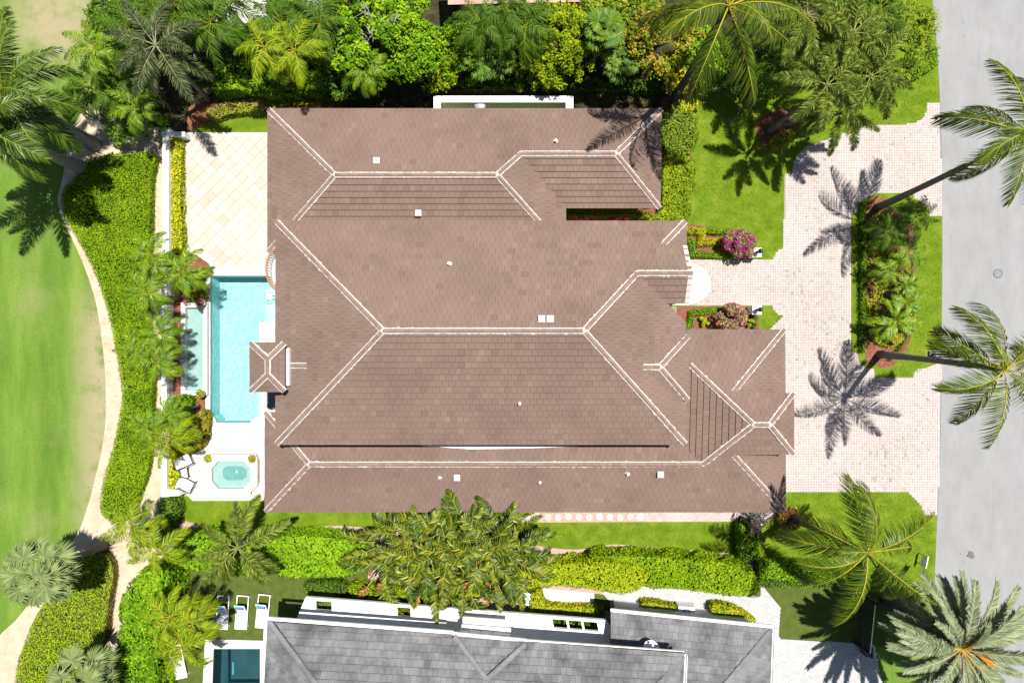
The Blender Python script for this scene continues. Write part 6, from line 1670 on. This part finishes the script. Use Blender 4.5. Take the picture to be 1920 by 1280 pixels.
# pool ladder free equipment, air conditioners
def ac_unit(label, px, py, w, d, h, rot):
    root = thing('air_conditioner', label, 'air conditioner', P(px, py, h) * 1.0, None); root.location.z = 0; root.rotation_euler.z = rot
    m = MB(); m.box((0, 0, h/2), (w, d, h)); ob('casing', m.mesh('casing'), MT['plastic'], root, False)
    m = MB(); m.lathe((0, 0, h), [(min(w, d)*.40, 0), (min(w, d)*.40, .02), (min(w, d)*.36, .025)], 20); ob('fan_grille', m.mesh('fan_grille'), MT['greyplastic'], root, False)
    m = MB(); m.lathe((0, 0, h+.02), [(min(w, d)*.12, 0), (min(w, d)*.1, .03)], 12); ob('fan_hub', m.mesh('fan_hub'), MT['plastic'], root, False)
ac_unit('white air conditioner beside the white stone pad', 986, 1122, .55, .75, .8, R(-4)); ac_unit('large white air conditioner by the grey roof edge', 1287, 1146, .95, .55, .9, R(-5))
m = MB(); q = PL([(1018, 1103), (1114, 1112), (1114, 1136), (1040, 1135), (1024, 1130)], .05); m.slab([(p.x, p.y) for p in q], 0, .05); struct('white_stone_pad', m, MT['white'])
pe = thing('pool_pump', 'pool pump and round filter beside the large air conditioner', 'pump', P(1325, 1148)); m = MB(); m.lathe((0, 0, 0), [(.2, 0), (.24, .1), (.24, .55), (.18, .65), (.05, .7)], 16); ob('filter_tank', m.mesh('filter_tank', True), flat('beige_tank', (.5, .45, .38), .5), pe, False)
m = MB(); m.tube([(-.25, .1, .1), (-.5, .25, .15), (-.5, .25, .5), (-.2, .1, .55)], .04, 7); m.tube([(.2, -.1, .2), (.5, -.2, .2), (.75, -.25, .12)], .04, 7); ob('pipe', m.mesh('pipe'), MT['plastic'], pe, False)
m = MB(); m.tube([(.55, -.28, .16), (.9, -.34, .16)], .09, 9); ob('motor', m.mesh('motor'), MT['black'], pe, False)
# railing and black driveway gate of the neighbour
rl2 = thing('black_railing', 'short black metal railing beside the dark low hedge', 'fence', P(648, 1098)); 
a, b = P(648, 1075), P(645, 1120)
for k in range(9):
    p = a.lerp(b, k/8); m = MB(); m.box((p.x, p.y, .6), (.03, .03, 1.2)); m.build('bar', MT['black'], rl2)
for z in (.15, 1.15):
    m = MB(); m.tube([a+Vector((0,0,z)), b+Vector((0,0,z))], .025, 6); m.build('rail', MT['black'], rl2)
gt2 = thing('black_gate', 'black metal driveway gate under the coconut palm', 'gate', P(1608, 1160)); a, b = P(1612, 1108), P(1602, 1202)
for k in range(22):
    p = a.lerp(b, k/21); m = MB(); m.box((p.x, p.y, .95), (.035, .06, 1.8)); m.build('bar', MT['black'], gt2)
for z in (.2, 1.0, 1.85):
    m = MB(); m.tube([a+Vector((0,0,z)), b+Vector((0,0,z))], .035, 6); m.build('rail', MT['steel'] if z > 1.5 else MT['black'], gt2)
for e in (a, b):
    m = MB(); m.box((e.x, e.y, 1.0), (.16, .16, 2.0)); m.build('post', MT['black'], gt2)
m = MB(); q = b + Vector((.55, -.35, 0)); m.box((q.x, q.y, .35), (.4, .5, .7)); m.build('motor_box', MT['black'], gt2)
# sign on the lawn
sg = thing('yard_sign', 'white yard sign on the lawn under the coconut fronds', 'sign', P(1722, 1045)); m = MB(); m.box((0, 0, .62), (.05, .7, .55)); ob('panel', m.mesh('panel'), MT['plastic'], sg, False)
for s in (-.28, .28):
    m = MB(); m.box((0, s, .2), (.03, .03, .4)); ob('stake', m.mesh('stake'), MT['black'], sg, False)
sg.rotation_euler.z = R(-12)
# small orange ball on the turf
bl = MB(); p = P(322, 1254, .06); bl.lathe((p.x, p.y, 0), [(.02, 0), (.08, .04), (.1, .1), (.08, .16), (.02, .2)], 12); o = bl.build('ball', MT['l_fruit'], None, True); tag(o, 'small orange ball on the turf left of the dark pool', 'ball')
# sprinkler hose on the front lawn
hs = MB(); hs.tube([P(a, b, .03) for a, b in smooth([(1330, 168), (1352, 172), (1372, 186), (1386, 205), (1378, 222), (1368, 236)], 5, False)], .022, 5); o = hs.build('garden_hose', flat('hose', (.30, .28, .26), .6)); tag(o, 'thin curved garden hose lying on the shaded front lawn', 'hose')

# leaves fallen on the paving and the roofs' lower lawn
def litter(label, poly, n, z, seed):
    rs = np.random.RandomState(seed); q = [(p.x, p.y) for p in PL(poly)]; xy = sample_poly(q, n, rs)
    C = np.column_stack([xy, np.full(n, z)]); Nn = np.column_stack([rs.normal(0, .2, n), rs.normal(0, .2, n), np.ones(n)])
    o = ob('fallen_leaves', leaf_cloud('fallen_leaves', C, Nn, rs.uniform(.03, .11, n), rs.uniform(0, 1, n), aspect=.4, seed=seed), MT['l_bronze']); tag(o, label, 'leaves', kind='stuff')
litter('small brown leaves fallen on the pink driveway', [(1480, 340), (1590, 300), (1740, 240), (1755, 350), (1590, 380), (1590, 680), (1750, 720), (1750, 940), (1480, 910)], 160, .05, 3)
litter('small brown leaves fallen on the sand path', [(130, 340), (160, 310), (230, 700), (200, 950), (260, 960), (220, 1200), (205, 1200), (215, 1060), (120, 1060), (195, 800)], 200, -.01, 4)
